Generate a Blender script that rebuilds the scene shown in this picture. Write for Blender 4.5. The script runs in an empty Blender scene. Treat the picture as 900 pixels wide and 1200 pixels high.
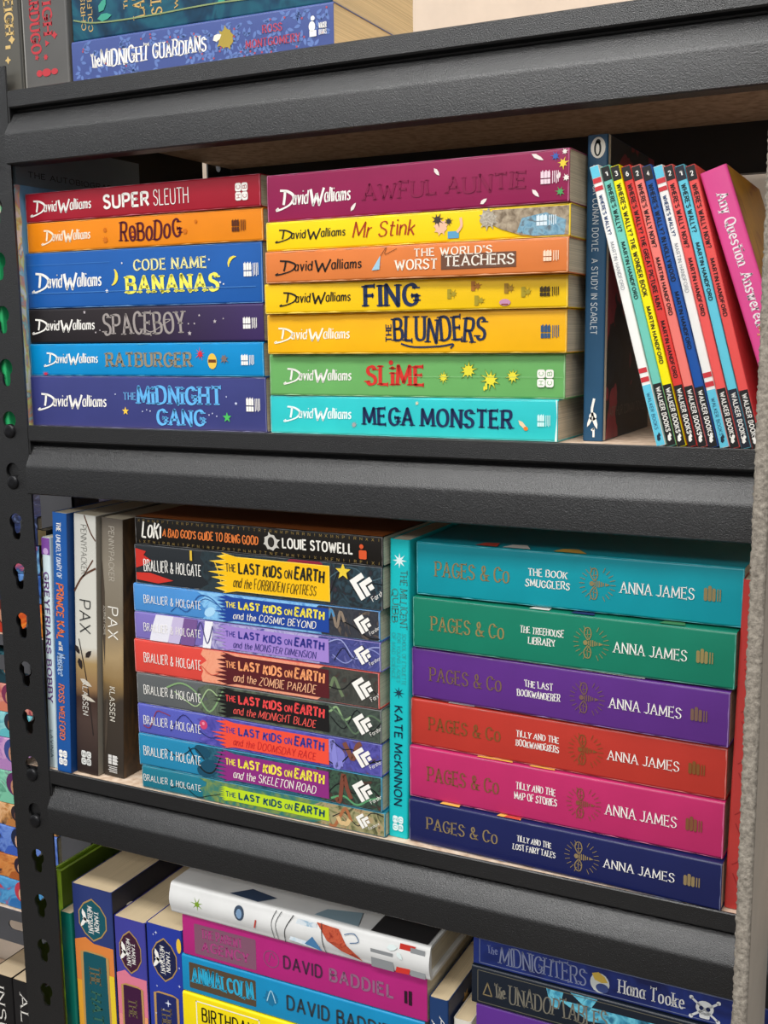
import bpy, bmesh, math, random
from mathutils import Matrix, Vector
PI = math.pi
scene = bpy.context.scene
COL = scene.collection

# ------------------------------------------------------------------ camera, light, exposure
CAM = Vector((0.45722, -0.61433, 0.06214))
FPX = 1295.75                                    # focal length in pixels of a 900 x 1200 frame
_y, _p, _r = [math.radians(a) for a in (26.4412, -9.0507, 0.6839)]
CM = Matrix.Rotation(_y, 3, 'Z') @ Matrix.Rotation(_p, 3, 'X') @ Matrix.Rotation(_r, 3, 'Y')
cam_data = bpy.data.cameras.new('camera')
cam = bpy.data.objects.new('camera', cam_data)
COL.objects.link(cam)
rt, fw, up = CM.col[0], CM.col[1], CM.col[2]
mw = Matrix(((rt[0], up[0], -fw[0], CAM[0]), (rt[1], up[1], -fw[1], CAM[1]), (rt[2], up[2], -fw[2], CAM[2]), (0, 0, 0, 1)))
cam.matrix_world = mw
cam_data.sensor_fit = 'HORIZONTAL'
cam_data.sensor_width = 36
cam_data.lens = FPX * 36 / 900
cam_data.clip_start = 0.01
scene.camera = cam

world = bpy.data.worlds.new('world'); scene.world = world
world.use_nodes = True
bg = world.node_tree.nodes['Background']
_nt = world.node_tree
_tc = _nt.nodes.new('ShaderNodeTexCoord'); _sp = _nt.nodes.new('ShaderNodeSeparateXYZ'); _rm = _nt.nodes.new('ShaderNodeValToRGB')
_nt.links.new(_tc.outputs['Generated'], _sp.inputs[0])
_mm = _nt.nodes.new('ShaderNodeMath'); _mm.operation = 'MULTIPLY_ADD'; _mm.inputs[1].default_value = .5; _mm.inputs[2].default_value = .5
_nt.links.new(_sp.outputs['Z'], _mm.inputs[0]); _nt.links.new(_mm.outputs[0], _rm.inputs[0])
_rm.color_ramp.elements[0].position = .38; _rm.color_ramp.elements[0].color = (.16, .15, .14, 1)
_rm.color_ramp.elements[1].position = .56; _rm.color_ramp.elements[1].color = (.95, .97, 1, 1)
_nt.links.new(_rm.outputs[0], bg.inputs[0])
bg.inputs[1].default_value = 0.48

def area(name, loc, target, sx, sy, power, colour=(1, 1, 1)):
    d = bpy.data.lights.new(name, 'AREA'); d.shape = 'RECTANGLE'; d.size = sx; d.size_y = sy
    d.energy = power; d.color = colour
    o = bpy.data.objects.new(name, d); COL.objects.link(o)
    o.location = loc
    o.rotation_euler = (Vector(target) - Vector(loc)).to_track_quat('-Z', 'Y').to_euler()
    return o
# ceiling panel lights of the room in front of the shelves
area('ceiling_panel_light', (0.15, -1.15, 1.55), (0.15, -1.15, 0), 2.4, 0.4, 34, (1, 0.985, 0.96))
area('ceiling_panel_light', (0.1, -3.0, 1.55), (0.1, -3.0, 0), 1.5, 1.0, 62, (1, 0.985, 0.96))
area('ceiling_panel_light', (0.35, -0.42, 1.55), (0.35, -0.42, 0), 1.5, 0.25, 8, (1, 0.985, 0.96))

scene.view_settings.view_transform = 'Standard'
scene.view_settings.look = 'None'
scene.view_settings.gamma = 1.0
scene.view_settings.use_curve_mapping = False
scene.view_settings.exposure = 0.35

# ------------------------------------------------------------------ measuring helpers
def at(u, v, Y):
    d = CM @ Vector(((u - 450) / FPX, 1, -(v - 600) / FPX))
    return CAM + d * ((Y - CAM[1]) / d[1])
def pj(p):
    v = CM.transposed() @ (Vector(p) - CAM)
    return 450 + FPX * v[0] / v[1], 600 - FPX * v[2] / v[1]

# ------------------------------------------------------------------ materials
def lin(c):
    return c / 12.92 if c <= 0.04045 else ((c + 0.055) / 1.055) ** 2.4
def rgb(h):
    h = h.lstrip('#')
    return tuple(lin(int(h[i:i + 2], 16) / 255) for i in (0, 2, 4)) + (1,)
_M = {}
def ink(h, rough=0.45, metal=0.0):
    k = ('ink', h, rough, metal)
    if k in _M: return _M[k]
    m = bpy.data.materials.new('ink_' + h.strip('#')); m.use_nodes = True
    b = m.node_tree.nodes['Principled BSDF']
    b.inputs['Base Color'].default_value = rgb(h); b.inputs['Roughness'].default_value = rough
    b.inputs['Metallic'].default_value = metal
    b.inputs['Specular IOR Level'].default_value = 0.35
    _M[k] = m
    return m
def foil(h): return ink(h, 0.42, 0.2)
def new(name):
    m = bpy.data.materials.new(name); m.use_nodes = True
    nt = m.node_tree
    return m, nt, nt.nodes['Principled BSDF']
def N(nt, t, **kw):
    n = nt.nodes.new(t)
    for k, v in kw.items():
        if k in n.inputs: n.inputs[k].default_value = v
        else: setattr(n, k, v)
    return n
def ramp(nt, stops, interp='LINEAR'):
    r = nt.nodes.new('ShaderNodeValToRGB'); e = r.color_ramp; e.interpolation = interp
    while len(e.elements) < len(stops): e.elements.new(0.5)
    for el, (p, c) in zip(e.elements, stops): el.position = p; el.color = c if len(c) == 4 else c + (1,)
    return r
def shade(h, f):
    c = rgb(h); return tuple(min(1, max(0, x * f)) for x in c[:3]) + (1,)
def cover_mat(h, rough=0.34):
    """printed, lightly laminated card with faint rubbing and creases"""
    k = ('cover', h, rough)
    if k in _M: return _M[k]
    m, nt, b = new('printed_cover_' + h.strip('#')); L = nt.links
    tc = N(nt, 'ShaderNodeTexCoord')
    n = N(nt, 'ShaderNodeTexNoise', Scale=38.0, Detail=5.0)
    L.new(tc.outputs['Object'], n.inputs['Vector'])
    r = ramp(nt, [(0.3, shade(h, 0.94)), (0.7, shade(h, 1.04))])
    L.new(n.outputs['Fac'], r.inputs[0]); L.new(r.outputs[0], b.inputs['Base Color'])
    mp = N(nt, 'ShaderNodeMapping'); mp.inputs['Scale'].default_value = (9, 30, 420)
    L.new(tc.outputs['Object'], mp.inputs['Vector'])
    n2 = N(nt, 'ShaderNodeTexNoise', Scale=1.0, Detail=3.0); L.new(mp.outputs[0], n2.inputs['Vector'])
    bp = N(nt, 'ShaderNodeBump', Strength=0.06, Distance=0.0006); L.new(n2.outputs['Fac'], bp.inputs['Height'])
    L.new(bp.outputs[0], b.inputs['Normal'])
    b.inputs['Roughness'].default_value = rough
    b.inputs['Specular IOR Level'].default_value = 0.4
    _M[k] = m
    return m
def art_mat(cols, scale=40.0, stretch=(1, 1, 1), dist=1.5, interp='LINEAR', lo=0.3, hi=0.7):
    """painted cover art: patches of colour"""
    k = ('art', tuple(cols), scale, stretch, dist, interp, lo, hi)
    if k in _M: return _M[k]
    m, nt, b = new('painted_art'); L = nt.links
    tc = N(nt, 'ShaderNodeTexCoord'); mp = N(nt, 'ShaderNodeMapping'); mp.inputs['Scale'].default_value = stretch
    mp.inputs['Location'].default_value = (len(_M) * 1.37, 0.3, len(_M) * 0.71)
    L.new(tc.outputs['Object'], mp.inputs['Vector'])
    n = N(nt, 'ShaderNodeTexNoise', Scale=scale, Detail=3.0, Distortion=dist); L.new(mp.outputs[0], n.inputs['Vector'])
    st = [(lo + (hi - lo) * i / max(1, len(cols) - 1), rgb(c)) for i, c in enumerate(cols)]
    r = ramp(nt, st, interp); L.new(n.outputs['Fac'], r.inputs[0]); L.new(r.outputs[0], b.inputs['Base Color'])
    b.inputs['Roughness'].default_value = 0.36; b.inputs['Specular IOR Level'].default_value = 0.4
    _M[k] = m
    return m
def grad_mat(stops, length, noise=0.05):
    """printed cover whose colour runs along the spine"""
    m, nt, b = new('graded_cover'); L = nt.links
    tc = N(nt, 'ShaderNodeTexCoord'); sp = N(nt, 'ShaderNodeSeparateXYZ'); L.new(tc.outputs['Object'], sp.inputs[0])
    n = N(nt, 'ShaderNodeTexNoise', Scale=45.0, Detail=4.0); L.new(tc.outputs['Object'], n.inputs['Vector'])
    ma = N(nt, 'ShaderNodeMath', operation='MULTIPLY_ADD'); ma.inputs[1].default_value = 1 / length; ma.inputs[2].default_value = -noise / 2
    L.new(sp.outputs['X'], ma.inputs[0])
    mb = N(nt, 'ShaderNodeMath', operation='MULTIPLY_ADD'); mb.inputs[1].default_value = noise
    L.new(n.outputs['Fac'], mb.inputs[0]); L.new(ma.outputs[0], mb.inputs[2])
    r = ramp(nt, [(p, rgb(c)) for p, c in stops]); L.new(mb.outputs[0], r.inputs[0]); L.new(r.outputs[0], b.inputs['Base Color'])
    b.inputs['Roughness'].default_value = 0.36; b.inputs['Specular IOR Level'].default_value = 0.4
    return m
def paper_mat(h):
    k = ('paper', h)
    if k in _M: return _M[k]
    m, nt, b = new('page_edges'); L = nt.links
    tc = N(nt, 'ShaderNodeTexCoord'); mp = N(nt, 'ShaderNodeMapping'); mp.inputs['Scale'].default_value = (4, 4, 2600)
    L.new(tc.outputs['Object'], mp.inputs['Vector'])
    n = N(nt, 'ShaderNodeTexNoise', Scale=1.0, Detail=2.0); L.new(mp.outputs[0], n.inputs['Vector'])
    r = ramp(nt, [(0.35, shade(h, 0.72)), (0.6, rgb(h))]); L.new(n.outputs['Fac'], r.inputs[0])
    L.new(r.outputs[0], b.inputs['Base Color'])
    bp = N(nt, 'ShaderNodeBump', Strength=0.25, Distance=0.0004); L.new(n.outputs['Fac'], bp.inputs['Height']); L.new(bp.outputs[0], b.inputs['Normal'])
    b.inputs['Roughness'].default_value = 0.9; b.inputs['Specular IOR Level'].default_value = 0.1
    _M[k] = m
    return m
def steel_mat(name, h, rough, bump):
    m, nt, b = new(name); L = nt.links
    tc = N(nt, 'ShaderNodeTexCoord')
    n = N(nt, 'ShaderNodeTexNoise', Scale=1700.0, Detail=2.0, Roughness=0.6); L.new(tc.outputs['Object'], n.inputs['Vector'])
    n2 = N(nt, 'ShaderNodeTexNoise', Scale=14.0, Detail=4.0); L.new(tc.outputs['Object'], n2.inputs['Vector'])
    r = ramp(nt, [(0.35, shade(h, 0.85)), (0.75, shade(h, 1.2))]); L.new(n2.outputs['Fac'], r.inputs[0]); L.new(r.outputs[0], b.inputs['Base Color'])
    bp = N(nt, 'ShaderNodeBump', Strength=bump, Distance=0.0003); L.new(n.outputs['Fac'], bp.inputs['Height']); L.new(bp.outputs[0], b.inputs['Normal'])
    b.inputs['Roughness'].default_value = rough; b.inputs['Specular IOR Level'].default_value = 0.85
    return m
STEEL = steel_mat('black_powder_coat', '#0d0d0e', 0.31, 1.0)
GREYSTEEL = steel_mat('dark_grey_powder_coat', '#46464a', 0.45, 0.4)
RIVET = ink('#2a2a2c', 0.25, 0.8)
def board_mat():
    m, nt, b = new('chipboard'); L = nt.links
    tc = N(nt, 'ShaderNodeTexCoord')
    n = N(nt, 'ShaderNodeTexNoise', Scale=160.0, Detail=5.0); L.new(tc.outputs['Object'], n.inputs['Vector'])
    r = ramp(nt, [(0.3, rgb('#b79a80')), (0.55, rgb('#d6bfa8')), (0.8, rgb('#e2d0bd'))]); L.new(n.outputs['Fac'], r.inputs[0]); L.new(r.outputs[0], b.inputs['Base Color'])
    b.inputs['Roughness'].default_value = 0.8
    return m
BOARD = board_mat()
def plaster(name, h):
    m, nt, b = new(name); L = nt.links
    tc = N(nt, 'ShaderNodeTexCoord')
    n = N(nt, 'ShaderNodeTexNoise', Scale=60.0, Detail=6.0); L.new(tc.outputs['Object'], n.inputs['Vector'])
    r = ramp(nt, [(0.3, shade(h, 0.95)), (0.7, shade(h, 1.03))]); L.new(n.outputs['Fac'], r.inputs[0]); L.new(r.outputs[0], b.inputs['Base Color'])
    bp = N(nt, 'ShaderNodeBump', Strength=0.1, Distance=0.001); L.new(n.outputs['Fac'], bp.inputs['Height']); L.new(bp.outputs[0], b.inputs['Normal'])
    b.inputs['Roughness'].default_value = 0.85
    return m
def felt_mat():
    m, nt, b = new('grey_felt'); L = nt.links
    tc = N(nt, 'ShaderNodeTexCoord')
    n = N(nt, 'ShaderNodeTexNoise', Scale=520.0, Detail=6.0, Roughness=0.7); L.new(tc.outputs['Object'], n.inputs['Vector'])
    r = ramp(nt, [(0.3, rgb('#6a645b')), (0.5, rgb('#90887d')), (0.72, rgb('#aca497'))]); L.new(n.outputs['Fac'], r.inputs[0]); L.new(r.outputs[0], b.inputs['Base Color'])
    bp = N(nt, 'ShaderNodeBump', Strength=0.6, Distance=0.001); L.new(n.outputs['Fac'], bp.inputs['Height']); L.new(bp.outputs[0], b.inputs['Normal'])
    b.inputs['Roughness'].default_value = 1.0; b.inputs['Specular IOR Level'].default_value = 0.05
    return m

# ------------------------------------------------------------------ mesh helpers
def link(name, me, mat, parent=None):
    o = bpy.data.objects.new(name, me); COL.objects.link(o)
    if mat: me.materials.append(mat)
    if parent: o.parent = parent
    return o
def from_pydata(name, vs, fs, mat, parent=None):
    me = bpy.data.meshes.new(name); me.from_pydata(vs, [], fs); me.update()
    return link(name, me, mat, parent)
def boxes(name, lst, mat, parent=None, bevel=0.0):
    bm = bmesh.new()
    for (x0, x1, y0, y1, z0, z1) in lst:
        v = [bm.verts.new((x, y, z)) for z in (z0, z1) for y in (y0, y1) for x in (x0, x1)]
        for f in ((0, 2, 3, 1), (4, 5, 7, 6), (0, 1, 5, 4), (2, 6, 7, 3), (0, 4, 6, 2), (1, 3, 7, 5)):
            bm.faces.new([v[i] for i in f])
    if bevel: bmesh.ops.bevel(bm, geom=bm.edges[:], offset=bevel, segments=2, affect='EDGES')
    me = bpy.data.meshes.new(name); bm.to_mesh(me); bm.free()
    return link(name, me, mat, parent)
def extrude_x(name, prof, x0, x1, mat, parent=None, smooth=()):
    n = len(prof)
    vs = [(x0, y, z) for y, z in prof] + [(x1, y, z) for y, z in prof]
    fs = [(i, (i + 1) % n, n + (i + 1) % n, n + i) for i in range(n)] + [tuple(range(n))[::-1], tuple(range(n, 2 * n))]
    o = from_pydata(name, vs, fs, mat, parent)
    for i in smooth: o.data.polygons[i].use_smooth = True
    if smooth: o.data.set_sharp_from_angle(angle=math.radians(28))
    return o
def tag(o, label, cat, group=None):
    o['label'] = label; o['category'] = cat
    if group: o['group'] = group
    return o
def structure(o):
    o['kind'] = 'structure'; return o

# ------------------------------------------------------------------ lettering: a stroke alphabet
G = {
'A': (.72, "0,0 .36,1 .72,0;.13,.34 .59,.34"),
'B': (.58, "0,0 0,1;~0,1 .3,1 .5,.92 .52,.7 .36,.54 0,.53;~0,.53 .38,.52 .57,.42 .58,.14 .4,0 0,0"),
'C': (.64, "~.64,.8 .52,.95 .34,1 .1,.86 0,.5 .1,.14 .34,0 .52,.05 .64,.2"),
'D': (.66, "0,0 0,1;~0,1 .3,1 .56,.87 .66,.5 .56,.13 .3,0 0,0"),
'E': (.52, "0,0 0,1;0,1 .5,1;0,.53 .4,.53;0,0 .52,0"),
'F': (.5, "0,0 0,1;0,1 .5,1;0,.52 .4,.52"),
'G': (.68, "~.64,.82 .52,.96 .34,1 .1,.86 0,.5 .1,.14 .34,0 .56,.05 .67,.2;.67,.2 .67,.45;.67,.45 .42,.45"),
'H': (.62, "0,0 0,1;.62,0 .62,1;0,.52 .62,.52"),
'I': (.0, "0,0 0,1"),
'J': (.36, "~.36,1 .36,.3 .28,.06 .13,0 0,.1"),
'K': (.6, "0,0 0,1;.56,1 0,.42;.17,.58 .6,0"),
'L': (.5, "0,1 0,0;0,0 .5,0"),
'M': (.84, "0,0 .05,1 .42,.15 .79,1 .84,0"),
'N': (.64, "0,0 0,1 .64,0 .64,1"),
'O': (.74, "~.37,1 .1,.87 0,.5 .1,.13 .37,0 .64,.13 .74,.5 .64,.87 .37,1"),
'P': (.56, "0,0 0,1;~0,1 .34,1 .55,.9 .56,.6 .36,.46 0,.46"),
'Q': (.74, "~.37,1 .1,.87 0,.5 .1,.13 .37,0 .64,.13 .74,.5 .64,.87 .37,1;.44,.22 .74,-.08"),
'R': (.6, "0,0 0,1;~0,1 .34,1 .54,.92 .55,.62 .36,.49 0,.49;.3,.48 .6,0"),
'S': (.54, "~.5,.82 .42,.95 .26,1 .08,.93 .02,.76 .1,.6 .28,.52 .46,.42 .54,.25 .46,.07 .27,0 .1,.04 0,.18"),
'T': (.62, "0,1 .62,1;.31,1 .31,0"),
'U': (.62, "~0,1 0,.3 .08,.06 .31,0 .54,.06 .62,.3 .62,1"),
'V': (.68, "0,1 .34,0 .68,1"),
'W': (.98, "0,1 .25,0 .49,.85 .73,0 .98,1"),
'X': (.62, "0,1 .62,0;.62,1 0,0"),
'Y': (.64, "0,1 .32,.46 .64,1;.32,.46 .32,0"),
'Z': (.56, "0,1 .56,1 0,0 .56,0"),
'a': (.44, "~.44,.5 .32,.66 .1,.6 0,.33 .08,.06 .24,0 .38,.08 .44,.25;.44,.66 .44,0"),
'b': (.46, "0,1 0,0;~0,.4 .14,.64 .3,.66 .46,.5 .46,.16 .3,0 .14,.03 0,.2"),
'c': (.42, "~.42,.54 .26,.66 .06,.54 0,.33 .06,.12 .26,0 .42,.12"),
'd': (.46, ".46,1 .46,0;~.46,.4 .32,.64 .16,.66 0,.5 0,.16 .16,0 .32,.03 .46,.2"),
'e': (.44, "~0,.36 .2,.36 .44,.38 .4,.56 .24,.66 .06,.55 0,.33 .07,.1 .26,0 .44,.12"),
'f': (.34, "~.34,.94 .22,1 .12,.85 .12,.5 .12,0;0,.62 .3,.62"),
'g': (.44, "~.44,.45 .3,.66 .08,.58 0,.34 .1,.08 .26,.04 .44,.2;~.44,.66 .44,.1 .42,-.2 .22,-.3 .02,-.2"),
'h': (.42, "0,1 0,0;~0,.42 .14,.63 .3,.66 .42,.5 .42,.25 .42,0"),
'i': (.0, "0,.66 0,0;0,.9 .001,.93"),
'j': (.14, "~.14,.66 .14,0 .1,-.2 0,-.25;.14,.9 .141,.93"),
'k': (.42, "0,1 0,0;.4,.64 0,.26;.14,.38 .42,0"),
'l': (.0, "0,1 0,0"),
'm': (.68, "0,.66 0,0;~0,.42 .12,.62 .24,.66 .34,.5 .34,.25 .34,0;~.34,.42 .46,.62 .58,.66 .68,.5 .68,.25 .68,0"),
'n': (.42, "0,.66 0,0;~0,.42 .14,.63 .3,.66 .42,.5 .42,.25 .42,0"),
'o': (.48, "~.24,.66 .05,.56 0,.33 .05,.1 .24,0 .43,.1 .48,.33 .43,.56 .24,.66"),
'p': (.46, "0,.66 0,-.3;~0,.4 .14,.64 .3,.66 .46,.5 .46,.16 .3,0 .14,.03 0,.2"),
'q': (.46, ".46,.66 .46,-.3;~.46,.4 .32,.64 .16,.66 0,.5 0,.16 .16,0 .32,.03 .46,.2"),
'r': (.28, "0,.66 0,0;~0,.4 .12,.6 .28,.66"),
's': (.34, "~.34,.56 .2,.66 .04,.58 .06,.4 .3,.28 .34,.1 .18,0 0,.1"),
't': (.34, "~.14,.92 .14,.5 .14,.2 .2,.02 .36,.04;0,.64 .34,.64"),
'u': (.42, "~0,.66 0,.2 .1,.02 .26,.02 .42,.22;.42,.66 .42,0"),
'v': (.44, "0,.66 .22,0 .44,.66"),
'w': (.66, "0,.66 .17,0 .33,.6 .49,0 .66,.66"),
'x': (.42, "0,.66 .42,0;.42,.66 0,0"),
'y': (.44, "0,.66 .22,0;.44,.66 .12,-.3"),
'z': (.38, "0,.66 .38,.66 0,0 .38,0"),
'0': (.54, "~.27,1 .06,.85 0,.5 .06,.15 .27,0 .48,.15 .54,.5 .48,.85 .27,1"),
'1': (.2, "0,.8 .2,1 .2,0"),
'2': (.52, "~0,.78 .08,.94 .26,1 .46,.92 .5,.7 .36,.42 0,0;0,0 .52,0"),
'3': (.5, "~0,.86 .2,1 .44,.92 .46,.68 .2,.53;~.2,.53 .5,.42 .48,.1 .22,0 0,.12"),
'4': (.56, ".42,0 .42,1 0,.3 .56,.3"),
'5': (.5, ".46,1 .06,1 .03,.55;~.03,.55 .22,.64 .46,.52 .5,.25 .36,.03 .16,0 0,.1"),
'6': (.52, "~.44,.96 .2,.85 .04,.55 .02,.25 .14,.02 .36,.01 .52,.2 .48,.46 .28,.56 .04,.4"),
'&': (.66, "~.66,.4 .5,.1 .24,0 .02,.12 .04,.38 .3,.55 .42,.78 .3,1 .14,.9 .14,.7 .34,.4 .66,0"),
"'": (.0, "0,1 0,.8"),
'?': (.46, "~0,.8 .06,.96 .24,1 .44,.9 .44,.68 .26,.5 .23,.3;.23,.03 .231,.05"),
'!': (.0, "0,1 0,.3;0,.03 .001,.05"),
'.': (.0, "0,.02 .001,.04"),
'-': (.3, "0,.45 .3,.45"),
}
STY = {   # weight, contrast, serif, shear, jitter, spacing
'sans': (.11, .0, 0, 0, 0, .17), 'bold': (.2, .12, 0, 0, 0, .12), 'thin': (.07, .0, 0, 0, 0, .16),
'serif': (.14, .58, 1, 0, 0, .15), 'bserif': (.21, .48, 1, 0, .02, .11), 'quirk': (.16, .4, 1, 0, .09, .12), 'sig': (.16, .5, 0, .06, .04, .13), 'caps': (.105, .1, 0, 0, .05, .2),
'aqa': (.17, .45, 1, 0, 0, .13), 'hand': (.12, .35, 0, .18, .09, .14), 'brush': (.17, .6, 0, .16, .08, .1), 'comic': (.24, .1, 0, .04, .1, .1),
}
def catmull(p, n=5):
    out = []
    for i in range(len(p) - 1):
        a = p[i - 1] if i else (p[-2] if p[0] == p[-1] else p[0]); b, c = p[i], p[i + 1]
        d = p[i + 2] if i + 2 < len(p) else (p[1] if p[0] == p[-1] else p[-1])
        for k in range(n):
            t = k / n
            out.append(tuple(.5 * (2 * b[j] + (c[j] - a[j]) * t + (2 * a[j] - 5 * b[j] + 4 * c[j] - d[j]) * t * t + (3 * b[j] - a[j] - 3 * c[j] + d[j]) * t ** 3) for j in (0, 1)))
    out.append(p[-1])
    return out
_GC = {}
def glyph(ch):
    if ch in _GC: return _GC[ch]
    w, s = G[ch]; st = []
    for q in s.split(';'):
        sm = q.startswith('~'); pts = [tuple(float(x) for x in t.split(',')) for t in q.lstrip('~').split()]
        st.append((sm, catmull(pts) if sm else pts))
    _GC[ch] = (w, st)
    return _GC[ch]
def stroke_polys(pts, wt, con, smooth, out):
    """one pen stroke as flat polygons; the pen is thick on verticals, thinner on horizontals"""
    def wd(dx, dy):
        l = math.hypot(dx, dy) or 1
        return wt * ((1 - con) + con * abs((dy * .95 + -dx * .31 * -1 * -1) / l)) if con else wt
    if smooth and len(pts) > 2:
        closed = math.dist(pts[0], pts[-1]) < 1e-9
        L, R = [], []; n = len(pts)
        for i in range(n):
            a = pts[i - 1] if i else (pts[-2] if closed else pts[0]); b = pts[(i + 1) % n] if i < n - 1 else (pts[1] if closed else pts[-1])
            dx, dy = b[0] - a[0], b[1] - a[1]; l = math.hypot(dx, dy) or 1
            h = wd(dx, dy) / 2; nx, ny = -dy / l * h, dx / l * h
            L.append((pts[i][0] + nx, pts[i][1] + ny)); R.append((pts[i][0] - nx, pts[i][1] - ny))
        for i in range(n - 1): out.append([L[i], R[i], R[i + 1], L[i + 1]])
    else:
        for i in range(len(pts) - 1):
            (x0, y0), (x1, y1) = pts[i], pts[i + 1]
            dx, dy = x1 - x0, y1 - y0; l = math.hypot(dx, dy) or 1; h = wd(dx, dy) / 2
            nx, ny = -dy / l * h, dx / l * h; ex, ey = dx / l * h * .35, dy / l * h * .35
            out.append([(x0 + nx - ex, y0 + ny - ey), (x0 - nx - ex, y0 - ny - ey), (x1 - nx + ex, y1 - ny + ey), (x1 + nx + ex, y1 + ny + ey)])
            if l < 2 * wt or i < len(pts) - 2:
                c = (x1, y1); r = h * .95
                out.append([(c[0] + r * math.cos(a * PI / 4), c[1] + r * math.sin(a * PI / 4)) for a in range(8)])
def text_polys(s, x0, x1, y0, y1, style='sans', seed=0, caps_small=False, weight=None):
    """the word s filling the box x0..x1, y0..y1 (baseline to cap height)"""
    wt, con, serif, shear, jit, spc = STY[style]
    if weight: wt = weight
    rnd = random.Random(sum(map(ord, s)) + seed)
    items = []; x = 0
    for ch in s:
        if ch == ' ': x += .3 + spc; continue
        k = 1.0
        if caps_small and ch.islower(): k = .76
        g = ch.upper() if (caps_small or ch not in G) else ch
        if g not in G: continue
        w, st = glyph(g)
        items.append((x + wt / 2, k, st)); x += w * k + wt + spc
    total = x - spc
    H = y1 - y0; sx = (x1 - x0) / max(total, .01); W = wt * H * min(1.25, max(.7, (sx / H) ** .5 if H else 1))
    W = min(W, .24 * H)
    ins = W / 2
    out = []
    for gx, k, st in items:
        a = rnd.uniform(-jit, jit) * 1.2; dy = rnd.uniform(-jit, jit) * H * .45; sc = 1 + rnd.uniform(-jit, jit) * .9
        cx = x0 + gx * sx; cy = y0 + H / 2 + dy
        tr = []
        for sm, pts in st:
            q = []
            for px, py in pts:
                X = x0 + (gx + px * k) * sx; Y = y0 + ins + py * k * sc * (H - 2 * ins) + dy
                X += (py - .4) * shear * H
                dx_, dy_ = X - cx, Y - cy
                q.append((cx + dx_ * math.cos(a) - dy_ * math.sin(a), cy + dx_ * math.sin(a) + dy_ * math.cos(a)))
            tr.append((sm, q))
        for sm, q in tr: stroke_polys(q, W, con, sm, out)
        if serif:
            for i, (sm, q) in enumerate(tr):
                if sm and len(q) > 2 and math.dist(q[0], q[-1]) < 1e-9: continue
                for e, e2 in ((q[0], q[1]), (q[-1], q[-2])):
                    near = False
                    for j, (_, q2) in enumerate(tr):
                        if j != i and any(math.dist(e, p) < .07 * H for p in q2): near = True
                        if j != i and len(q2) == 2:
                            (ax, ay), (bx, by) = q2; l2 = (bx - ax) ** 2 + (by - ay) ** 2 or 1
                            t = max(0, min(1, ((e[0] - ax) * (bx - ax) + (e[1] - ay) * (by - ay)) / l2))
                            if math.dist(e, (ax + t * (bx - ax), ay + t * (by - ay))) < .07 * H: near = True
                    d = (e2[0] - e[0], e2[1] - e[1]); l = math.hypot(*d) or 1
                    th = max(.045 * H, W * .3)
                    if abs(d[1]) / l > .55 and (not near or len(q) == 2 and not sm):
                        if sm and near: continue
                        hw = W * .5 + .075 * H; s_ = 1 if d[1] > 0 else -1; o = -th * .3 * s_
                        out.append([(e[0] - hw, e[1] + o), (e[0] + hw, e[1] + o), (e[0] + hw, e[1] + o + th * s_), (e[0] - hw, e[1] + o + th * s_)])
                    elif not near and not sm:
                        hw = .1 * H
                        out.append([(e[0] - th * .5, e[1] - hw), (e[0] + th * .5, e[1] - hw), (e[0] + th * .5, e[1] + hw), (e[0] - th * .5, e[1] + hw)])
    return out

# flat printed shapes, all in spine coordinates (u along, v across)
def ell(cx, cy, rx, ry, n=20, a=0):
    c, s = math.cos(a), math.sin(a)
    return [(cx + rx * math.cos(t) * c - ry * math.sin(t) * s, cy + rx * math.cos(t) * s + ry * math.sin(t) * c) for t in (2 * PI * i / n for i in range(n))]
def rect(x0, x1, y0, y1): return [(x0, y0), (x1, y0), (x1, y1), (x0, y1)]
def rrect(x0, x1, y0, y1, r, n=4):
    r = min(r, (x1 - x0) / 2, (y1 - y0) / 2); p = []
    for cx, cy, a0 in ((x1 - r, y1 - r, 0), (x0 + r, y1 - r, 1), (x0 + r, y0 + r, 2), (x1 - r, y0 + r, 3)):
        p += [(cx + r * math.cos((a0 + k / n) * PI / 2), cy + r * math.sin((a0 + k / n) * PI / 2)) for k in range(n + 1)]
    return p
def star(cx, cy, R, n=5, ratio=.42, a=PI / 2):
    return [(cx + (R if i % 2 == 0 else R * ratio) * math.cos(a + PI * i / n), cy + (R if i % 2 == 0 else R * ratio) * math.sin(a + PI * i / n)) for i in range(2 * n)]
def splat(cx, cy, R, seed=0, n=11, sy=1.0, lo=.55):
    r = random.Random(seed); p = []
    for i in range(n * 3):
        k = R * (r.uniform(.85, 1.25) if i % 3 == 1 else lo * r.uniform(.9, 1.1))
        a = 2 * PI * (i + (.25 if i % 3 == 0 else -.25 if i % 3 == 2 else 0)) / (n * 3)
        p.append((cx + k * math.cos(a), cy + k * sy * math.sin(a)))
    return p
def burst_patch(x0, x1, y0, y1, seed=0):
    """title panel with a splashed near end"""
    r = random.Random(seed); h = y1 - y0; p = [(x1, y0), (x1, y1)]
    n = 9
    p.append((x0 + h * .5, y1))
    for i in range(n):
        t = i / (n - 1); y = y1 + h * .12 - t * h * 1.24
        bulge = math.sin(t * PI)
        p.append((x0 - h * (.15 + .35 * r.random()) * (0.4 + bulge), y)); 
        if i < n - 1: p.append((x0 + h * .12, y - h * 1.24 / (n - 1) / 2))
    p.append((x0 + h * .5, y0))
    return p
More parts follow.
